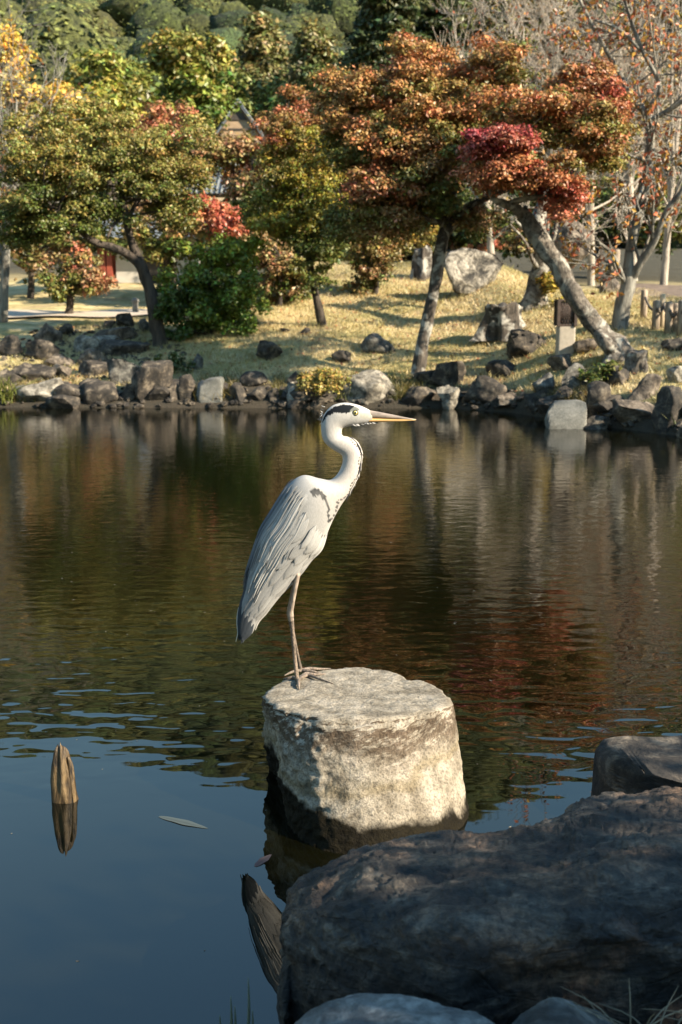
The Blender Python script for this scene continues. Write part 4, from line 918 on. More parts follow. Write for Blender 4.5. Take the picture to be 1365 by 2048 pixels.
st = b.ramp(zz, [(.185, (0, 0, 0)), (.235, (.85, .85, .85)), (.30, (1, 1, 1))]); c = b.mix(b.math('MULTIPLY', st, side), c, b.mix(.85, c, (.20, .135, .10), 'MULTIPLY'))
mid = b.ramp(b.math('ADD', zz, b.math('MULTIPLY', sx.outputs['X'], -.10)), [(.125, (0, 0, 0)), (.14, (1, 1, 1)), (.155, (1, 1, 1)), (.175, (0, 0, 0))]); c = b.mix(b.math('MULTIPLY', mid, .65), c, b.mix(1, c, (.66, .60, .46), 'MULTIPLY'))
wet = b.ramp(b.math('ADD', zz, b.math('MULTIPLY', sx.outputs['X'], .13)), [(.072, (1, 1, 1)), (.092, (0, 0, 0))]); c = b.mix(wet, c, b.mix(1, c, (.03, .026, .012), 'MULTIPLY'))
rr = b.ramp(wet, [(0, (.9,) * 3), (1, (.75,) * 3)])
nr = b.bump(n2, .55, .004); nr = b.bump(n4, .6, .010, nr); nr = b.bump(n1, .5, .02, nr)
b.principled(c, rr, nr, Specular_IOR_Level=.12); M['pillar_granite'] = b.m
TOP = [(527, 1390), (541, 1404), (556, 1416), (585, 1425), (612, 1430), (650, 1435), (720, 1438), (790, 1434), (850, 1423), (885, 1415), (905, 1405), (902, 1392), (886, 1377), (850, 1360), (822, 1359), (808, 1350), (785, 1341), (745, 1334), (700, 1332), (640, 1339), (585, 1351), (545, 1370)]
BOT = [(538, 1537), (556, 1560), (574, 1640), (590, 1668), (612, 1685), (655, 1703), (735, 1712), (815, 1702), (880, 1685), (915, 1662), (936, 1638), (936, 1615), (925, 1590), (885, 1565), (850, 1556), (836, 1550), (805, 1540), (750, 1530), (700, 1522), (630, 1516), (585, 1515), (550, 1520)]
FOOTY = 3.26
def topz(y): return 0.25 + (FOOTY - y) * 0.13
def Gtop(px, py):
    d = ray(px, py); t_ = (0.25 + FOOTY * .13 - CAMZ) / (d[2] + .13 * d[1]); return np.array([0, 0, CAMZ]) + t_ * d
tp = np.array([Gtop(*q) for q in TOP]); bt = np.array([G(*q) for q in BOT])
nseg, nr_ = 260, 70
u = np.linspace(0, len(TOP), nseg, endpoint=False)
def closed(A, u):
    N = len(A); B = np.concatenate([A[-1:], A, A[:2]]); return catmull(B, u + 1)
tc, bc = closed(tp, u), closed(bt, u); V = []
vs = np.concatenate([np.linspace(-1.2, 0, 14)[:-1], np.linspace(0, 1, nr_)])
for v in vs:
    ring = bc + (tc - bc) * v
    if v > .93: pass
    V.append(ring)
ctr = tc.mean(0)
rings_top = [.968] + list(np.linspace(.94, .0, 40)[0:-1])
for f in rings_top:
    r_ = ctr + (tc - ctr) * f; r_[:, 2] = topz(r_[:, 1]); V.append(r_)
V = np.concatenate(V); m_ = len(V) // nseg
# displacement: chipped granite, rough on the left front, softened rim
cen = np.array([ctr[0], ctr[1], 0]); rad = V - cen; rad[:, 2] = 0; rl = np.linalg.norm(rad, axis=1); rn = rad / (rl[:, None] + 1e-6)
ringi = np.repeat(np.arange(m_), nseg); iside = ringi < len(vs); frac = np.ones(len(V)); frac[iside] = vs[ringi[iside]]
f1 = np.array([mnoise.fractal(Vector(q) * 9, .8, 2.1, 4) for q in V]); f2 = np.array([mnoise.fractal(Vector(q) * 45, .9, 2.2, 3) for q in V])
left = sstep(.05, -.18, V[:, 0])
amp = (0.004 + 0.009 * left)
D = rn * (amp * f1 + (.0035 + .006 * left) * f2)[:, None]
rim = np.exp(-((frac - 1) / .05) ** 2) * iside; D -= rn * (rim * (.001 + .004 * np.abs(f1)))[:, None]
V[iside] += D[iside]
itop = ~iside; V[itop, 2] += (.004 * f1 + .0022 * f2)[itop]
edge = np.zeros(len(V)); edge[itop] = np.array([sstep(.92, 1.0, ff) * .8 for ff in rings_top])[ringi[itop] - len(vs)]
V[:, 2] -= edge * (.004 + .012 * np.abs(f1)); V[iside, 2] -= (rim * (.006 + .012 * np.abs(f1)))[iside]
Fc = [(i * nseg + j, i * nseg + (j + 1) % nseg, (i + 1) * nseg + (j + 1) % nseg, (i + 1) * nseg + j) for i in range(m_ - 1) for j in range(nseg)]
V = np.vstack([V, [ctr[0], ctr[1], topz(ctr[1])]]); Fc += [((m_ - 1) * nseg + j, (m_ - 1) * nseg + (j + 1) % nseg, len(V) - 1) for j in range(nseg)]
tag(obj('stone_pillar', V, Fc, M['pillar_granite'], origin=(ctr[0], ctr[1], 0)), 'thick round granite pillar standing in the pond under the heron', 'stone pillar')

# ------------------------------------------------------------------ the heron
HD = 3.27
ZS = 420 / 1365.0
def HP(zx, zy, dy=0.0): return P(440 + zx * ZS, 780 + zy * ZS, HD) + np.array([0, dy, 0])
HK = MPP(600, 1100, HD) * ZS                      # metres per zoom unit
ST = [((990, 140), (990, 203), 20), ((945, 115), (948, 216), 32), ((885, 93), (888, 228), 43), ((810, 82), (838, 236), 48), ((735, 100), (812, 243), 49), ((685, 148), (801, 248), 47), ((660, 210), (795, 256), 45),
      ((660, 275), (793, 277), 43), ((678, 335), (803, 298), 43), ((728, 382), (836, 305), 43), ((778, 412), (885, 335), 43), ((797, 434), (918, 400), 43), ((795, 482), (917, 458), 46),
      ((765, 545), (902, 545), 52), ((715, 585), (868, 620), 66), ((640, 576), (832, 685), 96), ((545, 555), (785, 755), 126), ((462, 600), (738, 840), 146), ((398, 690), (700, 930), 152),
      ((335, 800), (662, 1030), 146), ((278, 900), (592, 1105), 130), ((238, 1000), (535, 1178), 112), ((206, 1100), (462, 1262), 92), ((178, 1200), (385, 1342), 74), ((158, 1310), (305, 1442), 54), ((132, 1400), (248, 1500), 36), ((118, 1500), (205, 1580), 20), ((125, 1590), (155, 1622), 6)]
SA = np.array([np.concatenate([HP(*a), HP(*c), [w_ * HK]]) for a, c, w_ in ST])
def surf(t_, phi, lift=0.0):
    """t_ station, phi degrees: 0 back, 90 near side, 180 front, negative = far side"""
    q = catmull(SA, np.atleast_1d(t_)); c = (q[:, :3] + q[:, 3:6]) / 2; a = (q[:, 3:6] - q[:, :3]) / 2; w_ = q[:, 6]
    ph = np.radians(np.atleast_1d(phi)); al = np.linalg.norm(a, axis=1)[:, None]; ah = a / al
    off = -ah * (al + lift) * np.cos(ph)[:, None] + np.array([0, -1, 0]) * ((w_ + lift) * np.sin(ph))[:, None]
    return c + off
nt_, nph = 330, 72
tt = np.linspace(0, 27, nt_); ph = np.linspace(-180, 180, nph, endpoint=False)
V = np.concatenate([surf(np.full(nph, a), ph) for a in tt]); TT = np.repeat(tt, nph); PH = np.tile(ph, nt_)
white = np.array([.415, .398, .375]); cream = np.array([.385, .358, .33]); grey = np.array([.27, .27, .264]); back_shade = np.array([.125, .135, .147]); black = np.array([.006, .0075, .010])
C = np.tile(white, (len(V), 1))
def mixc(w_, c): 
    global C
    w_ = np.clip(w_, 0, 1)[:, None]; C = C * (1 - w_) + np.asarray(c) * w_
aP = np.abs(PH)
mixc(sstep(7, 11, TT) * sstep(18, 14, TT) * .8, cream)
mixc(sstep(14.6, 17.4, TT - .012 * (aP - 90)) * sstep(168, 140, aP), (.28, .277, .268))
mixc(sstep(18, 21, TT) * sstep(175, 150, aP), grey)
mixc(sstep(55, 15, aP) * sstep(16, 19, TT), back_shade)  # bluish shade painted down the back, away from the sun
mixc(sstep(24.3, 25.8, TT), np.array([.055, .063, .072]))
fn = np.array([mnoise.noise(Vector(q) * 220) for q in V]); fl = np.array([mnoise.noise(Vector((q[0] * 120, q[1] * 120, q[2] * 30))) for q in V])
C *= (1 + .05 * fn + .05 * fl)[:, None]
# plane coordinates for the head markings
pxz = np.stack([V[:, 0], V[:, 2]], 1); h00, h10, h01 = HP(0, 0), HP(1000, 0), HP(0, 1000)
zxv = (V[:, 0] - h00[0]) / (h10[0] - h00[0]) * 1000; zyv = (V[:, 2] - h00[2]) / (h01[2] - h00[2]) * 1000
def inpoly(x, y, poly):
    r = np.zeros(len(x), bool); n = len(poly)
    for i in range(n):
        (x1, y1), (x2, y2) = poly[i], poly[(i + 1) % n]
        cnd = ((y1 > y) != (y2 > y)); xx = (x2 - x1) * (y - y1) / (y2 - y1 + 1e-9) + x1; r ^= cnd & (x < xx)
    return r
cap = inpoly(zxv + 5 * fn, zyv + 5 * fn, [(655, 190), (690, 140), (745, 104), (800, 90), (850, 93), (890, 106), (915, 124), (880, 129), (830, 140), (745, 141), (700, 160), (668, 205)])
mixc((cap & (TT < 6.6) & (aP > 24)) * 1.0, (.007, .009, .012))
mixc(((np.hypot(zxv - 885, zyv - 145) < 42) & (TT < 4)) * .35, (.36, .38, .33))
lore = inpoly(zxv, zyv, [(905, 150), (1000, 130), (1000, 185), (920, 178)]); mixc(lore * .5, (.34, .34, .26))
# dark streaks down the front of the neck
d = 180 - aP
stk = ((np.abs(d - 30 - 10 * np.sin(TT * 3.3)) < 6.5) & (np.sin(TT * 21 + PH * .02) > -.35) & (TT > 9.2) & (TT < 17.3)) | ((np.abs(d - 12) < 6) & (np.sin(TT * 26 + 1) > .1) & (TT > 9) & (TT < 14)); mixc(stk * .78, black)
# black shoulder patch
arc = inpoly(zxv + 9 * fn, zyv + 13 * fl, [(575, 638), (600, 622), (632, 616), (665, 632), (692, 668), (706, 712), (711, 760), (704, 770), (690, 715), (668, 678), (648, 655), (630, 648), (622, 668), (606, 660), (598, 645)])
mixc((arc & (TT > 14)) * (.80 + .2 * fl), black)
arc2 = inpoly(zxv + 9 * fn, zyv + 14 * fl, [(698, 745), (710, 745), (716, 840), (706, 850)]); mixc((arc2 & (TT > 14)) * .85, black)
belly = inpoly(zxv, zyv, [(684, 950), (705, 940), (690, 1015), (640, 1062), (650, 1040), (672, 1000)]); mixc(belly * (aP < 178) * .9, (.025, .03, .036))
mixc(((np.abs(zxv - 545 - (zyv - 700) * -.45) < 12) & (zyv > 650) & (zyv < 760) & (aP < 150)) * .55, (.44, .43, .41))
idx = np.arange(nt_ * nph).reshape(nt_, nph); nxt = np.roll(idx, -1, axis=1)
Fq = np.stack([idx[:-1], nxt[:-1], nxt[1:], idx[1:]], -1).reshape(-1, 4)
Fl = [tuple(f) for f in Fq] + [tuple(idx[0][::-1]), tuple(idx[-1])]
b = NB('plumage'); ca = b.attr(); p = b.pos((1, 1, .22)); n1 = b.noise(p, 520, 3, .6)
cc_ = b.mix(.35, ca, b.ramp(n1, [(.40, (.70,) * 3), (.58, (1.08,) * 3)]), 'MULTIPLY'); b.principled(cc_, .85, b.bump(n1, .28, .002), Specular_IOR_Level=0.15); M['plumage'] = b.m
foot = np.array(HP(510, 1900)); foot[2] = topz(HD)
H = empty('heron', (foot[0], HD, topz(HD)), 'grey heron standing tall on the granite pillar, facing the far right', 'heron')
obj('body', V, Fl, M['plumage'], H, col=C.clip(.006, .9))

# beak, eyes, crest
M['beak_up'] = plain_mat('beak_upper', (.27, .22, .18), .45, .35, 60, .1, .002, (.18, 1, 1)); M['beak_low'] = plain_mat('beak_lower', (.46, .29, .11), .4, .15, 40, .1, .002, (.2, 1, 1))
def spike(stations, mat, name, parent, n=16):
    Vb = []; m_ = len(stations)
    for (x, yt, yb, w_) in stations:
        a = HP(x, yt); c = HP(x, yb); ce = (a + c) / 2; hh = (a - c) / 2
        for j in range(n):
            an = 2 * math.pi * j / n; Vb.append(ce + hh * math.cos(an) + np.array([0, w_ * HK * math.sin(an), 0]))
    Fb = [(i * n + j, i * n + (j + 1) % n, (i + 1) * n + (j + 1) % n, (i + 1) * n + j) for i in range(m_ - 1) for j in range(n)] + [tuple(range(n - 1, -1, -1)), tuple((m_ - 1) * n + j for j in range(n))]
    return obj(name, Vb, Fb, mat, parent)
up_ = spike([(935, 118, 184, 25), (965, 130, 183, 22), (1010, 138, 183, 19), (1080, 151, 186, 15), (1160, 167, 189, 10), (1230, 182, 192, 5), (1277, 190, 194, 1.2)], M['beak_up'], 'upper_bill', H)
spike([(930, 182, 210, 22), (975, 182, 208, 19), (1030, 183, 209, 16), (1110, 187, 208, 12), (1190, 190, 205, 8), (1250, 192, 200, 3.5), (1274, 192.5, 196, 1)], M['beak_low'], 'lower_bill', H)
M['dark'] = plain_mat('black_skin', (.02, .02, .02), .4)
for s in (-1, 1):
    w_ = 12.5 * HK; mm = MB(); mm.tube([HP(985, 146, s * 15.5 * HK), HP(1035, 156, s * 14.6 * HK), HP(1075, 164, s * 13 * HK)], [1.6 * HK, 2 * HK, .6 * HK], 6, 3); mm.build('nostril', M['dark'], up_)
M['iris'] = plain_mat('yellow_iris', (.55, .46, .16), .25, .1, 200); M['pupil'] = plain_mat('pupil', (.01, .01, .01), .1)
sv, sf = ico(3)
for s in (-1, 1):
    e = HP(881, 144, s * 41.5 * HK)
    eo = obj('eye', sv * np.array([15, 8, 15]) * HK + e, sf, M['iris'], H)
    obj('pupil', sv * np.array([7, 3, 7]) * HK + e + np.array([0, s * 6.2 * HK, 0]), sf, M['pupil'], eo)
    th = np.linspace(0, 2 * np.pi, 25); mm = MB(); mm.tube([e + np.array([16.5 * HK * math.cos(a), s * 2.5 * HK, 16.5 * HK * math.sin(a)]) for a in th], [2.6 * HK] * 25, 6); mm.build('eyelid', M['dark'], eo)
M['feather'] = M['plumage']
for i in range(26):
    a = HP(668 + rng.normal() * 5, 165 + rng.normal() * 22, rng.normal() * 14 * HK); e = a + np.array([-rng.uniform(5, 24), 0, rng.uniform(-30, 26)]) * HK; e[1] += rng.normal() * 8 * HK
    mm = MB(); mm.tube([a, (a + e) / 2 + np.array([-3 * HK, 0, 0]), e], [1.6 * HK, 1.2 * HK, .3 * HK], 4, 2, c=(.05, .055, .06) if i % 3 else (.6, .6, .58)); mm.build('crest_plume', M['plumage'], H, col=True)
for i in range(46):                                # shaggy chin feathers under the bill
    f = i / 45; a = HP(860 + 150 * f, 222 - 12 * f + rng.normal() * 2, rng.normal() * (20 - 9 * f) * HK); e = a + np.array([20 + rng.normal() * 4, 0, -7 * (1 - f) - 2 + rng.normal() * 1.5]) * HK
    mm = MB(); mm.tube([a, (a + e) / 2 + np.array([0, 0, -1.5 * HK]), e], [5 * HK, 4.2 * HK, .8 * HK], 6, 2, c=np.array((.36, .35, .335)) * rng.uniform(.75, 1.1)); mm.build('chin_plume', M['plumage'], H, col=True)
for i in range(16):                                # loose breast plumes hanging along the neck front
    t0 = 9.2 + i * .33; s = 1 if i % 2 else -1; pa = 180 - s * rng.uniform(4, 22); tq = np.linspace(t0, t0 + rng.uniform(.9, 1.5), 5); pts = surf(tq, np.full(5, pa), .002)
    pts[-1] += np.array([.004, 0, -.004]); mm = MB(); mm.tube(pts, [.0016, .0026, .0024, .0016, .0004], 5, 2, c=(.40, .38, .35) if i % 3 else (.05, .05, .055)); mm.build('breast_plume', M['plumage'], H, col=True)

# feathers: cambered strips laid along the body surface
def feather(t0, ln, phi, dphi, wdeg, lift0, lift1, col, parent, tip=.35, tipcol=None, side=1):
    n, m_ = 12, 5; tq = np.linspace(t0, t0 + ln, n); Vf = []; Cf = []
    base = wdeg
    for i, t_ in enumerate(tq):
        f = i / (n - 1); w_ = base * min(1, .12 + f * 3.2) * (1 if f < 1 - tip else math.sqrt(max(0, 1 - ((f - 1 + tip) / tip) ** 2)))
        w_ = max(w_, .0003); pc = phi + dphi * f ** 1.4
        tcl = min(t_, 27.0); q = catmull(SA, np.array([tcl]))[0]; girth = max(.012, (np.linalg.norm(q[3:6] - q[:3]) / 2 + q[6]) / 2)
        dd = math.degrees(w_ / girth)
        for j in range(m_):
            g_ = j / (m_ - 1) * 2 - 1; pp = (pc + g_ * dd) * side
            s_ = surf(tcl, pp, lift0 + (lift1 - lift0) * f + .0016 * (1 - g_ * g_))[0]
            if t_ > 27: s_ = s_ + np.array([-.01, 0, -.05]) * (t_ - 27)
            Vf.append(s_)
            sh = 1 + .07 * math.sin(g_ * 9 + f * 3) - .10 * (abs(g_) < .1) - .20 * (abs(g_) > .9)
            cl = np.asarray(col) if tipcol is None else np.asarray(col) * (1 - f ** 2) + np.asarray(tipcol) * f ** 2
            Cf.append(cl * sh)
    Ff = [(i * m_ + j, i * m_ + j + 1, (i + 1) * m_ + j + 1, (i + 1) * m_ + j) for i in range(n - 1) for j in range(m_ - 1)]
    return obj('feather', Vf, Ff, M['plumage'], parent, col=np.array(Cf).clip(.01, .9))
for side in (1, -1):
    Wg = empty('wing', HP(560, 700, -side * .05), None, None) if False else bpy.data.objects.new('wing', None)
    COL.objects.link(Wg) if Wg.name not in COL.objects else None
    Wg.parent = H; Wg.location = (0, -side * .05, .4)
    r = np.random.default_rng(40 + (side > 0))
    for k_, t0 in enumerate([24.2, 23.5, 22.8, 22.2]):         # primaries and tail
        for phi in np.linspace(15, 120, 6):
            cg = lerp((.04, .047, .057), (.18, .183, .187), np.clip(sstep(30, 110, phi) + r.normal() * .12, 0, 1)); feather(t0 + r.normal() * .15, 27.2 - t0 - .35 * k_, phi + r.normal() * 5, -6, .0115, .0003, .0012 + .0004 * k_, cg, Wg, .35, np.array((.032, .038, .046)), side)
    for k_, t0 in enumerate([22.4, 21.7, 21.0, 20.2, 19.4, 18.6, 17.9]):   # secondaries and coverts, rear first
        nn = [10, 11, 12, 12, 13, 14, 14][k_]; ln = [3.6, 3.4, 3.0, 2.6, 2.2, 1.9, 1.6][k_]; wd = [.0115, .012, .0115, .011, .0105, .0095, .009][k_]
        for phi in np.linspace(52, 166, nn):
            v_ = r.uniform(.86, 1.1); cg = np.array(lerp((.245, .246, .245), (.375, .371, .358), sstep(50, 160, phi) * .6 + .1 * k_ - .15)) * v_
            feather(t0 + r.normal() * .12, ln * r.uniform(.9, 1.1), phi + r.normal() * 3, -9 + r.normal() * 4, wd * r.uniform(.85, 1.2), .001 + k_ * .0003, .0022 + k_ * .0006, cg, Wg, .45, cg * r.uniform(.86, 1.04), side)
    for i in range(64):                                       # long loose scapular plumes
        phi = r.uniform(8, 92); t0 = r.uniform(16.6, 19.5); ln = r.uniform(2.6, 5.0); v_ = r.uniform(.68, 1.15)
        cg = np.array(lerp((.13, .14, .155), (.40, .394, .378), sstep(15, 60, phi))) * v_
        feather(t0, ln, phi, r.uniform(-8, 6), r.uniform(.0018, .0042), .0045, .0065 + r.uniform(0, .002), cg, Wg, .7, cg * 1.05, side)
    for i in range(4):                                        # dark strips that paint the shade in gaps between plumes
        phi = r.uniform(55, 110); t0 = r.uniform(19.5, 23.5); feather(t0, r.uniform(.5, 1.1), phi, 4, .0012, .0105, .0105, (.06, .065, .07), Wg, .6, None, side)
    for i in range(5):
        feather(24.9 + .1 * i, 1.9, 40 + 24 * i, -4, .009, .003, .004, (.04, .048, .058), Wg, .4, None, side)
    feather(25.2, 2.35, 12, -4, .004, .004, .006, (.45, .44, .42), Wg, .4, None, side)
    feather(23.6, 2.0, 168, 4, .0055, .002, .006, (.45, .44, .42), Wg, .4, None, side)

# legs and feet
b = NB('leg_skin'); p = b.pos((1, 1, .6)); n1 = b.noise(p, 240, 4, .6); n2 = b.noise(p, 30, 3, .5)
c = b.ramp(n2, [(.35, (.11, .09, .072)), (.65, (.24, .19, .15))]); c = b.mix(.8, c, b.ramp(n1, [(.35, (.35, .34, .32)), (.6, (1.1, 1.05, 1))]), 'MULTIPLY')
b.principled(c, .7, b.bump(n1, .6, .004)); M['leg'] = b.m
M['thigh'] = plain_mat('pink_leg_skin', (.27, .215, .17), .7, .35, 120, .4, .003, (1, 1, .3))
def leg(near):
    s = -1 if near else 1; dy = s * .042
    if near: j = [(508, 1190, 24), (492, 1280, 19), (474, 1380, 17), (464, 1430, 20), (461, 1465, 25), (465, 1500, 21), (472, 1560, 16.5), (482, 1680, 15), (492, 1780, 15.5), (503, 1870, 18), (510, 1898, 17)]
    else: j = [(498, 1180, 22), (480, 1280, 17), (462, 1370, 15), (453, 1420, 18), (453, 1455, 22), (460, 1500, 18), (472, 1560, 15), (498, 1690, 14), (516, 1770, 14.5), (528, 1820, 16), (533, 1838, 15)]
    fx, fy = j[-1][0], j[-1][1]
    fpt = P(440 + fx * ZS, 780 + fy * ZS, HD); d = ray(440 + fx * ZS, 780 + fy * ZS)
    # foot meets the stone top
    g_ = Gtop(440 + fx * ZS, 780 + fy * ZS); dfoot = g_[1] - HD
    pts = []; 
    for i, (x, y, r_) in enumerate(j):
        f = sstep(1180, fy, y); pts.append(P(440 + x * ZS, 780 + y * ZS, HD + dy * .6 * (1 - f) + dfoot * f))
    pts[-1][2] += .006
    mm = MB(); mm.tube(pts[:6], [q[2] * HK * .8 for q in j[:6]], 14, 4, rough=.08); mm.build('thigh', M['thigh'], H)
    mm = MB(); mm.tube(pts[4:], [q[2] * HK * .8 for q in j[4:]], 14, 4, rough=.12); lg = mm.build('shank', M['leg'], H)
    f0 = pts[-1].copy()
    if near: toes = [[(570, 1872), (640, 1888), (735, 1912)], [(560, 1862), (620, 1862), (690, 1848)], [(512, 1920), (514, 1940), (516, 1950)], [(480, 1886), (445, 1886), (412, 1882)]]
    else: toes = [[(580, 1828), (650, 1826), (722, 1814)], [(570, 1842), (620, 1846), (668, 1850)], [(500, 1842), (460, 1850), (420, 1860)]]
    for T_ in toes:
        q = [f0 + np.array([0, 0, .001])] + [Gtop(440 + a * ZS, 780 + c_ * ZS) + np.array([0, 0, .009 if i_ == 0 else .0065 if i_ == 1 else .002]) for i_, (a, c_) in enumerate(T_)]
        mm = MB(); mm.tube(q, [13 * HK, 11.5 * HK, 8.5 * HK, 3 * HK], 10, 5, rough=.12); to = mm.build('toe', M['leg'], lg)
leg(False); leg(True)
# ------------------------------------------------------------------ things near the camera
b = NB('boulder'); p = b.pos((0.7, 1.2, 3.2)); pq = b.pos(); pv = b.pos((1.2, 2.2, 4.0))
n1 = b.noise(p, 7.0, 9, .70, .25); n2 = b.noise(pq, 55, 6, .7); n3 = b.noise(pq, 4, 6, .62, .2); n5 = b.noise(pq, 14, 5, .7)
wv = b.n('Mix', data_type='VECTOR'); b.l(pv, wv.inputs[4]); nv_ = b.n('TexNoise'); nv_.inputs['Scale'].default_value = 5; b.l(pq, nv_.inputs['Vector']); b.l(nv_.outputs['Color'], wv.inputs[5]); wv.inputs[0].default_value = .12
vo = b.n('TexVoronoi', feature='DISTANCE_TO_EDGE'); vo.inputs['Scale'].default_value = 3.6; b.l(wv.outputs[1], vo.inputs['Vector'])
crack = b.ramp(vo.outputs['Distance'], [(0.0, (0, 0, 0)), (.018, (1, 1, 1))])
c = b.ramp(n1, [(.40, (.006, .005, .004)), (.47, (.018, .0145, .011)), (.53, (.045, .037, .028)), (.60, (.115, .094, .07))])
c = b.mix(b.ramp(n3, [(.50, (0, 0, 0)), (.60, (.85, .85, .85))]), c, b.mix(1, (.24, .145, .085), b.ramp(n1, [(.38, (.12,) * 3), (.62, (1,) * 3)]), 'MULTIPLY'))
c = b.mix(.8, c, b.ramp(n2, [(.40, (.35, .35, .35)), (.58, (1.25, 1.25, 1.25))]), 'MULTIPLY')
c = b.mix(.6, c, b.ramp(n5, [(.40, (.4, .4, .4)), (.55, (1.1, 1.1, 1.1))]), 'MULTIPLY')
c = b.mix(b.math('MULTIPLY', b.math('SUBTRACT', 1.0, crack), .25), c, (.008, .007, .006))
nr = b.bump(n2, .6, .008); nr = b.bump(n5, .7, .02, nr); nr = b.bump(n1, .8, .04, nr); nr = b.bump(crack, .5, .008, nr); b.principled(c, .7, nr); M['boulder'] = b.m
def near_rock(label, c, size, seed, mat, cuts=7, rough=.09, box=.2, rz=0, sub=6):
    V, Fc = rock_geo(size, seed, sub, cuts, rough, box, (.7, .98)); a = rz
    V = V @ np.array([[math.cos(a), -math.sin(a), 0], [math.sin(a), math.cos(a), 0], [0, 0, 1]]).T + np.asarray(c)
    return tag(obj('rock', V, Fc, mat, origin=c), label, 'rock', 'rocks of the near bank')
# the long boulder: crest line from photo, lofted cross-sections (px of back crest, front crest, foot)
CR = [(572, 2010, 572, 2025, 575, 2046), (584, 1800, 580, 1880, 582, 2046), (625, 1750, 620, 1850, 622, 2046), (700, 1706, 700, 1850, 705, 2046), (800, 1664, 800, 1850, 810, 2046), (900, 1645, 900, 1860, 910, 2046), (1000, 1650, 1000, 1850, 1010, 2046),
      (1100, 1638, 1100, 1845, 1110, 2046), (1170, 1606, 1175, 1830, 1190, 2046), (1260, 1590, 1280, 1830, 1290, 2046), (1365, 1584, 1390, 1830, 1400, 2046), (1480, 1590, 1500, 1840, 1510, 2046), (1600, 1640, 1600, 1870, 1600, 2046)]
Z1 = [.02, .17, .20, .235, .26, .265, .26, .265, .28, .29, .29, .26, .12]; Z2 = [.01, .18, .24, .28, .31, .325, .33, .33, .34, .34, .33, .28, .14]
prof = []
for (ax, ay, bx_, by2, fx, fy), z1, z2 in zip(CR, Z1, Z2):
    A = G(ax, ay, z1); B = G(bx_, by2, z2)
    if B[1] > A[1] - .12: B = A + np.array([B[0] - A[0], -.14, z2 - z1])
    back0 = A + np.array([0, .10, -z1 * .5]); back1 = A + np.array([0, .13, -z1 - .35])
    mid = (A + B) / 2 + np.array([0, 0, .022]); f1_ = B + np.array([0, -.045, -z2 * .35]); f2_ = B + np.array([0, -.03, -z2 - .1])
    prof.append([back1, back0, A, mid, B, f1_, f2_])
prof = np.array(prof); nu, nv = 360, 170
U = np.linspace(0, len(prof) - 1, nu); VV = np.linspace(0, 6, nv)
tmp = catmull(prof.reshape(len(prof), -1), U).reshape(nu, 7, 3)
S = np.stack([catmull(tmp[i], VV) for i in range(nu)])
Vb = S.reshape(-1, 3)
dn = np.gradient(S, axis=0); dm = np.gradient(S, axis=1); nn_ = np.cross(dn, dm).reshape(-1, 3); nn_ /= np.linalg.norm(nn_, axis=1)[:, None] + 1e-9
if nn_[len(nn_) // 2][2] < 0: nn_ = -nn_
e1 = np.array([mnoise.fractal(Vector((q[0] * 2.5, q[1] * 4, q[2] * 5)), .85, 2.1, 5) for q in Vb]); e2 = np.array([mnoise.ridged_multi_fractal(Vector((q[0] * 3, q[1] * 5, q[2] * 6)), .9, 2.1, 4, 1., 2.) for q in Vb]); e3 = np.array([mnoise.fractal(Vector(q) * 26, .7, 2.2, 4) for q in Vb])
Vb = Vb + nn_ * (.026 * e1 - .010 * (e2 - 1) + .0045 * e3 + .016 * (np.round(e1 * 5 + e3 * .5) / 5 - e1))[:, None]
end0, end1 = S[0].mean(0), S[-1].mean(0); nb = len(Vb); Vb = np.vstack([Vb, end0, end1])
Fb = [tuple(f) for f in gridfaces(nv, nu)] + [(j + 1, j, nb) for j in range(nv - 1)] + [((nu - 1) * nv + j, (nu - 1) * nv + j + 1, nb + 1) for j in range(nv - 1)]
tag(obj('rock', Vb, Fb, M['boulder'], origin=prof[5][3]), 'long dark shaded boulder filling the lower right in front of the pillar', 'rock', 'rocks of the near bank')
M['rock_blue'] = rock_mat('near_pale_rock', [(.3, (.045, .046, .044)), (.55, (.13, .132, .125)), (.8, (.23, .225, .205))], 9, (.07, .07, .07), fine=60, lsc=14, lth=.6, bdist=.02)
near_rock('pale blue-grey rock cut off by the bottom edge', (.11, 1.57, .155), (.235, .18, .155), 901, M['rock_blue'], 6, .07, .1)
near_rock('darker grey rock at the bottom edge right of the pale one', (.365, 1.57, .155), (.145, .14, .150), 902, M['rock_grey'], 6, .07, .1)
near_rock('dark wet squared rock above the water at the right', (1.16, 2.93, -.045), (.43, .19, .205), 903, M['rock_dark'], 2, .045, .97, 0.06)
near_rock('mossy bank rock in the lower right corner under dry grass', (.66, 1.48, .10), (.24, .17, .13), 904, M['rock_brown'], 6, .08, .2)
# dry grass in the lower right corner
m = MB(); base0 = np.array([.56, 1.60, .20])
for i in range(150):
    a = base0 + np.array([rng.uniform(-.13, .16), rng.uniform(-.10, .06), rng.uniform(-.03, .02)]); dd = np.array([rng.normal() * .09 - .02, rng.normal() * .05, rng.uniform(.0, .085)]); 
    m.tube([a, a + dd * .6 + [0, 0, .015], a + dd * 1.3 + [0, 0, -.01]], [.0016, .0013, .0004], 4, 3, cap=False, c=np.array([.30, .24, .15]) * rng.uniform(.5, 1.2))
tag(m.build('dry_grass', M['leaf'], origin=base0, col=True), 'tuft of dry straw grass in the lower right corner', 'grass')
m = MB(); base1 = G(480, 2100, .02)
for x, y in ((497, 1955), (462, 1992), (470, 2012), (440, 2030), (505, 2020)):
    a = G(x - 6, 2110, .03); e = P(x, y, a[1] - .02); m.tube([a, (a + e) / 2 + [.004, 0, 0], e], [.0035, .003, .0006], 5, 4, c=(.16, .18, .12))
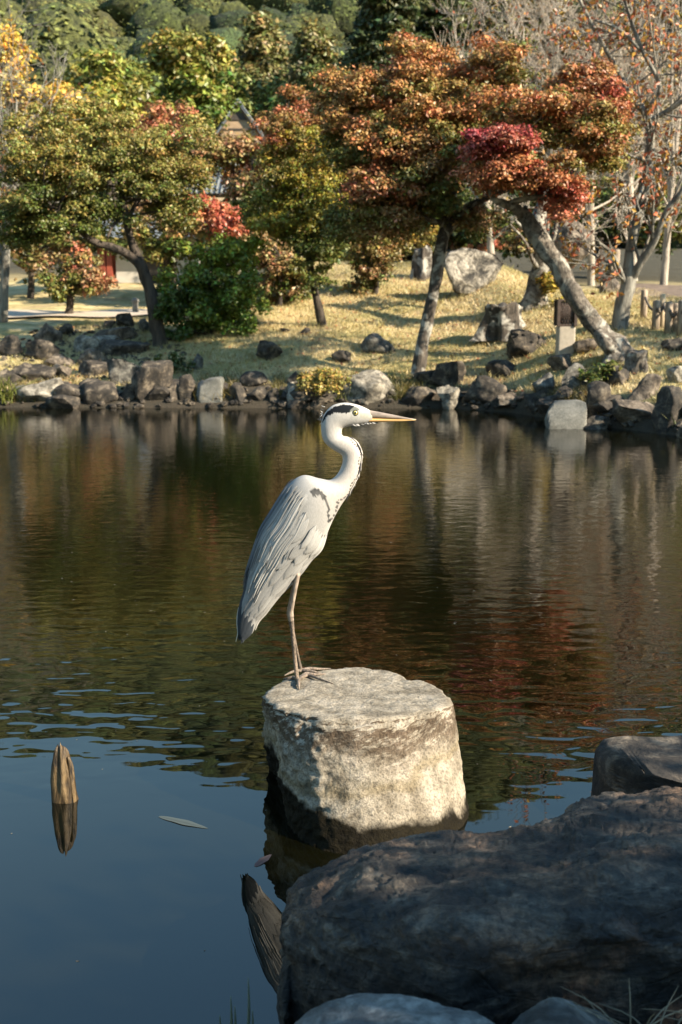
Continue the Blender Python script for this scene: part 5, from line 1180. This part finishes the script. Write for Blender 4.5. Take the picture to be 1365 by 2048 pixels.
tag(m.build('grass_blades', M['leaf'], origin=base1, col=True), 'few thin grass blades rising at the bottom edge over the water', 'grass')
for x0_, y0_, x1_, y1_, k_ in ((905, 2046, 862, 1925, 0), (945, 2046, 908, 1935, 1)):
    pass

# weathered stake in the water
b = NB('stake_wood'); p = b.pos((30, 30, 5)); n1 = b.noise(p, 1.5, 6, .65, .6); pq = b.pos(); n2 = b.noise(pq, 40, 4, .6)
c = b.ramp(n1, [(.40, (.010, .007, .004)), (.5, (.065, .042, .018)), (.60, (.15, .105, .052))]); c = b.mix(.6, c, b.ramp(n2, [(.35, (.45, .42, .38)), (.6, (1.1, 1.05, 1))]), 'MULTIPLY')
b.principled(c, .55, b.bump(n1, .8, .012)); M['stake'] = b.m
q = G(127, 1605, 0); k = MPP(127, 1605, q[1]); n, m_ = 40, 40; V = []
for i in range(m_):
    v = i / (m_ - 1); y_ = 1690 - 203 * v; xc = 127 - 5 * max(0, v - .42) / .58
    r_ = np.interp(v, [0, .42, .60, .78, .93, .98, 1], [27, 25.5, 24, 20, 13, 8, 4]) * k
    ce = P(xc, 1605, q[1]); zc = (v - .42) / .58 * .150
    for j in range(n):
        a = 2 * math.pi * j / n; rr = r_ * (1 + .05 * math.sin(5 * a + 1) + .03 * math.sin(9 * a + 2 * v) + .28 * mnoise.noise(Vector((math.cos(a) * 2.2, math.sin(a) * 2.2, v * 2.2))))
        if v > .75: rr *= 1 + .35 * max(0, math.sin(a - .4)) * (v - .75)
        V.append((ce[0] + rr * math.cos(a), q[1] + .02 + rr * .8 * math.sin(a), zc + (.008 + .03 * max(0, v - .7) / .3) * mnoise.noise(Vector((math.cos(a) * 1.8, math.sin(a) * 1.8, v * 3)))))
Fs = [(i * n + j, i * n + (j + 1) % n, (i + 1) * n + (j + 1) % n, (i + 1) * n + j) for i in range(m_ - 1) for j in range(n)] + [tuple((m_ - 1) * n + j for j in range(n)), tuple(range(n - 1, -1, -1))]
root = empty('wooden_stake', (q[0], q[1] + .02, 0), 'rotten pointed wooden stake sticking out of the water at the left', 'stake')
obj('post', V, Fs, M['stake'], root)
V2, F2 = tube([P(143, 1606, q[1]) + [0, .01, -.04], P(143, 1575, q[1]) + [0, .01, 0], P(139, 1535, q[1]) + [0, .015, 0], P(134, 1518, q[1]) + [0, .015, 0]], [9 * k, 8 * k, 6 * k, 2 * k], 10, 6, .3); obj('splinter', V2, F2, M['stake'], root)

# floating leaves
def float_leaf(label, a, bq, wid, col):
    A = G(*a, .0003); B = G(*bq, .0003); n = 14; ax = B - A; L = np.linalg.norm(ax); ax /= L; sd_ = np.array([-ax[1], ax[0], 0]); V = []; C = []
    for i in range(n):
        f = i / (n - 1); w_ = wid * math.sin(math.pi * min(1, f * .93 + .06)) ** .75
        for j in range(5):
            g_ = j / 2 - 1; V.append(A + ax * L * f + sd_ * w_ * g_ * (1 + .1 * math.sin(f * 14)) + np.array([0, 0, .0004 + .0012 * g_ * g_ * math.sin(math.pi * f)])); C.append(np.array(col) * (1 - .25 * (j == 2)))
    o = obj('floating_leaf', V, [tuple(x) for x in gridfaces(5, n)], M['leaf'], col=np.array(C), origin=A)
    return tag(o, label, 'leaf')
float_leaf('long pale leaf floating between the stake and the pillar', (319, 1633), (416, 1657), .013, (.075, .095, .095))
float_leaf('short reddish leaf floating left of the pillar base', (511, 1733), (543, 1709), .011, (.075, .058, .06))

n_ = 130; xq = rng.uniform(-1.6, .9, n_); yq = rng.uniform(2.0, 6.5, n_)
Vd, Fd, kd = leaves(np.stack([xq, yq, np.full(n_, .0012)], 1), np.tile([0., 0., 1.], (n_, 1)) + rng.normal(size=(n_, 3)) * .02, .006 + .012 * rng.uniform(size=n_) ** 3, np.array([(.16, .15, .12)]) * rng.uniform(.4, 1.3, (n_, 1)))
tag(obj('floating_debris', Vd, Fd, M['leaf'], smooth=False, col=kd), 'tiny specks of floating debris on the near water', 'debris', kind='stuff')

# unseen evergreen shrubs added on the near bank, shaped to shade the near rocks
SV = np.array(SUN); UV = np.array([-SV[1], SV[0], 0]); UV /= np.linalg.norm(UV); VVv = np.cross(SV, UV) if np.cross(SV, UV)[2] > 0 else -np.cross(SV, UV); SHz = np.array([SV[0], SV[1], 0]) / np.hypot(SV[0], SV[1])
SHADE_SHRUBS = [(-1.3, .95, 'unseen evergreen shrub added for shade on the near bank, first behind the viewer'), (.1, .92, 'unseen evergreen shrub added for shade on the near bank, second along the row'), (1.52, .78, 'unseen evergreen shrub added for shade on the near bank, third along the row'),
         (3.0, .36, 'unseen evergreen shrub added for shade on the near bank, fourth along the row'), (4.4, .36, 'unseen evergreen shrub added for shade on the near bank, last along the row')]
for uu, vv, lab in SHADE_SHRUBS:
    c0 = UV * uu + VVv * vv + SV * 4.4; gb = float(tz(c0[0], c0[1])); topz_ = c0[2]
    root = empty('shade_shrub', (c0[0], c0[1], gb), lab, 'shrub', 'unseen shade shrubs added on the near bank'); pads = []
    for i in range(95):
        a, d_, f_ = rng.uniform(-.72, .72), rng.uniform(-.45, .45), rng.uniform(.08, 1)
        zc = gb + (topz_ - .16 - gb) * f_; pads.append((np.array([c0[0], c0[1], 0]) + UV * a + SHz * d_ + np.array([0, 0, zc]), .24, lerp((.03, .05, .012), (.06, .09, .02), rng.uniform())))
    m = MB(); m.tube([(c0[0], c0[1], gb - .1), (c0[0], c0[1], topz_ - .4)], [.06, .02], 8); m.build('trunk', M['bark_dark'], root)
    make_crown(pads, .07, 150, root, .9)
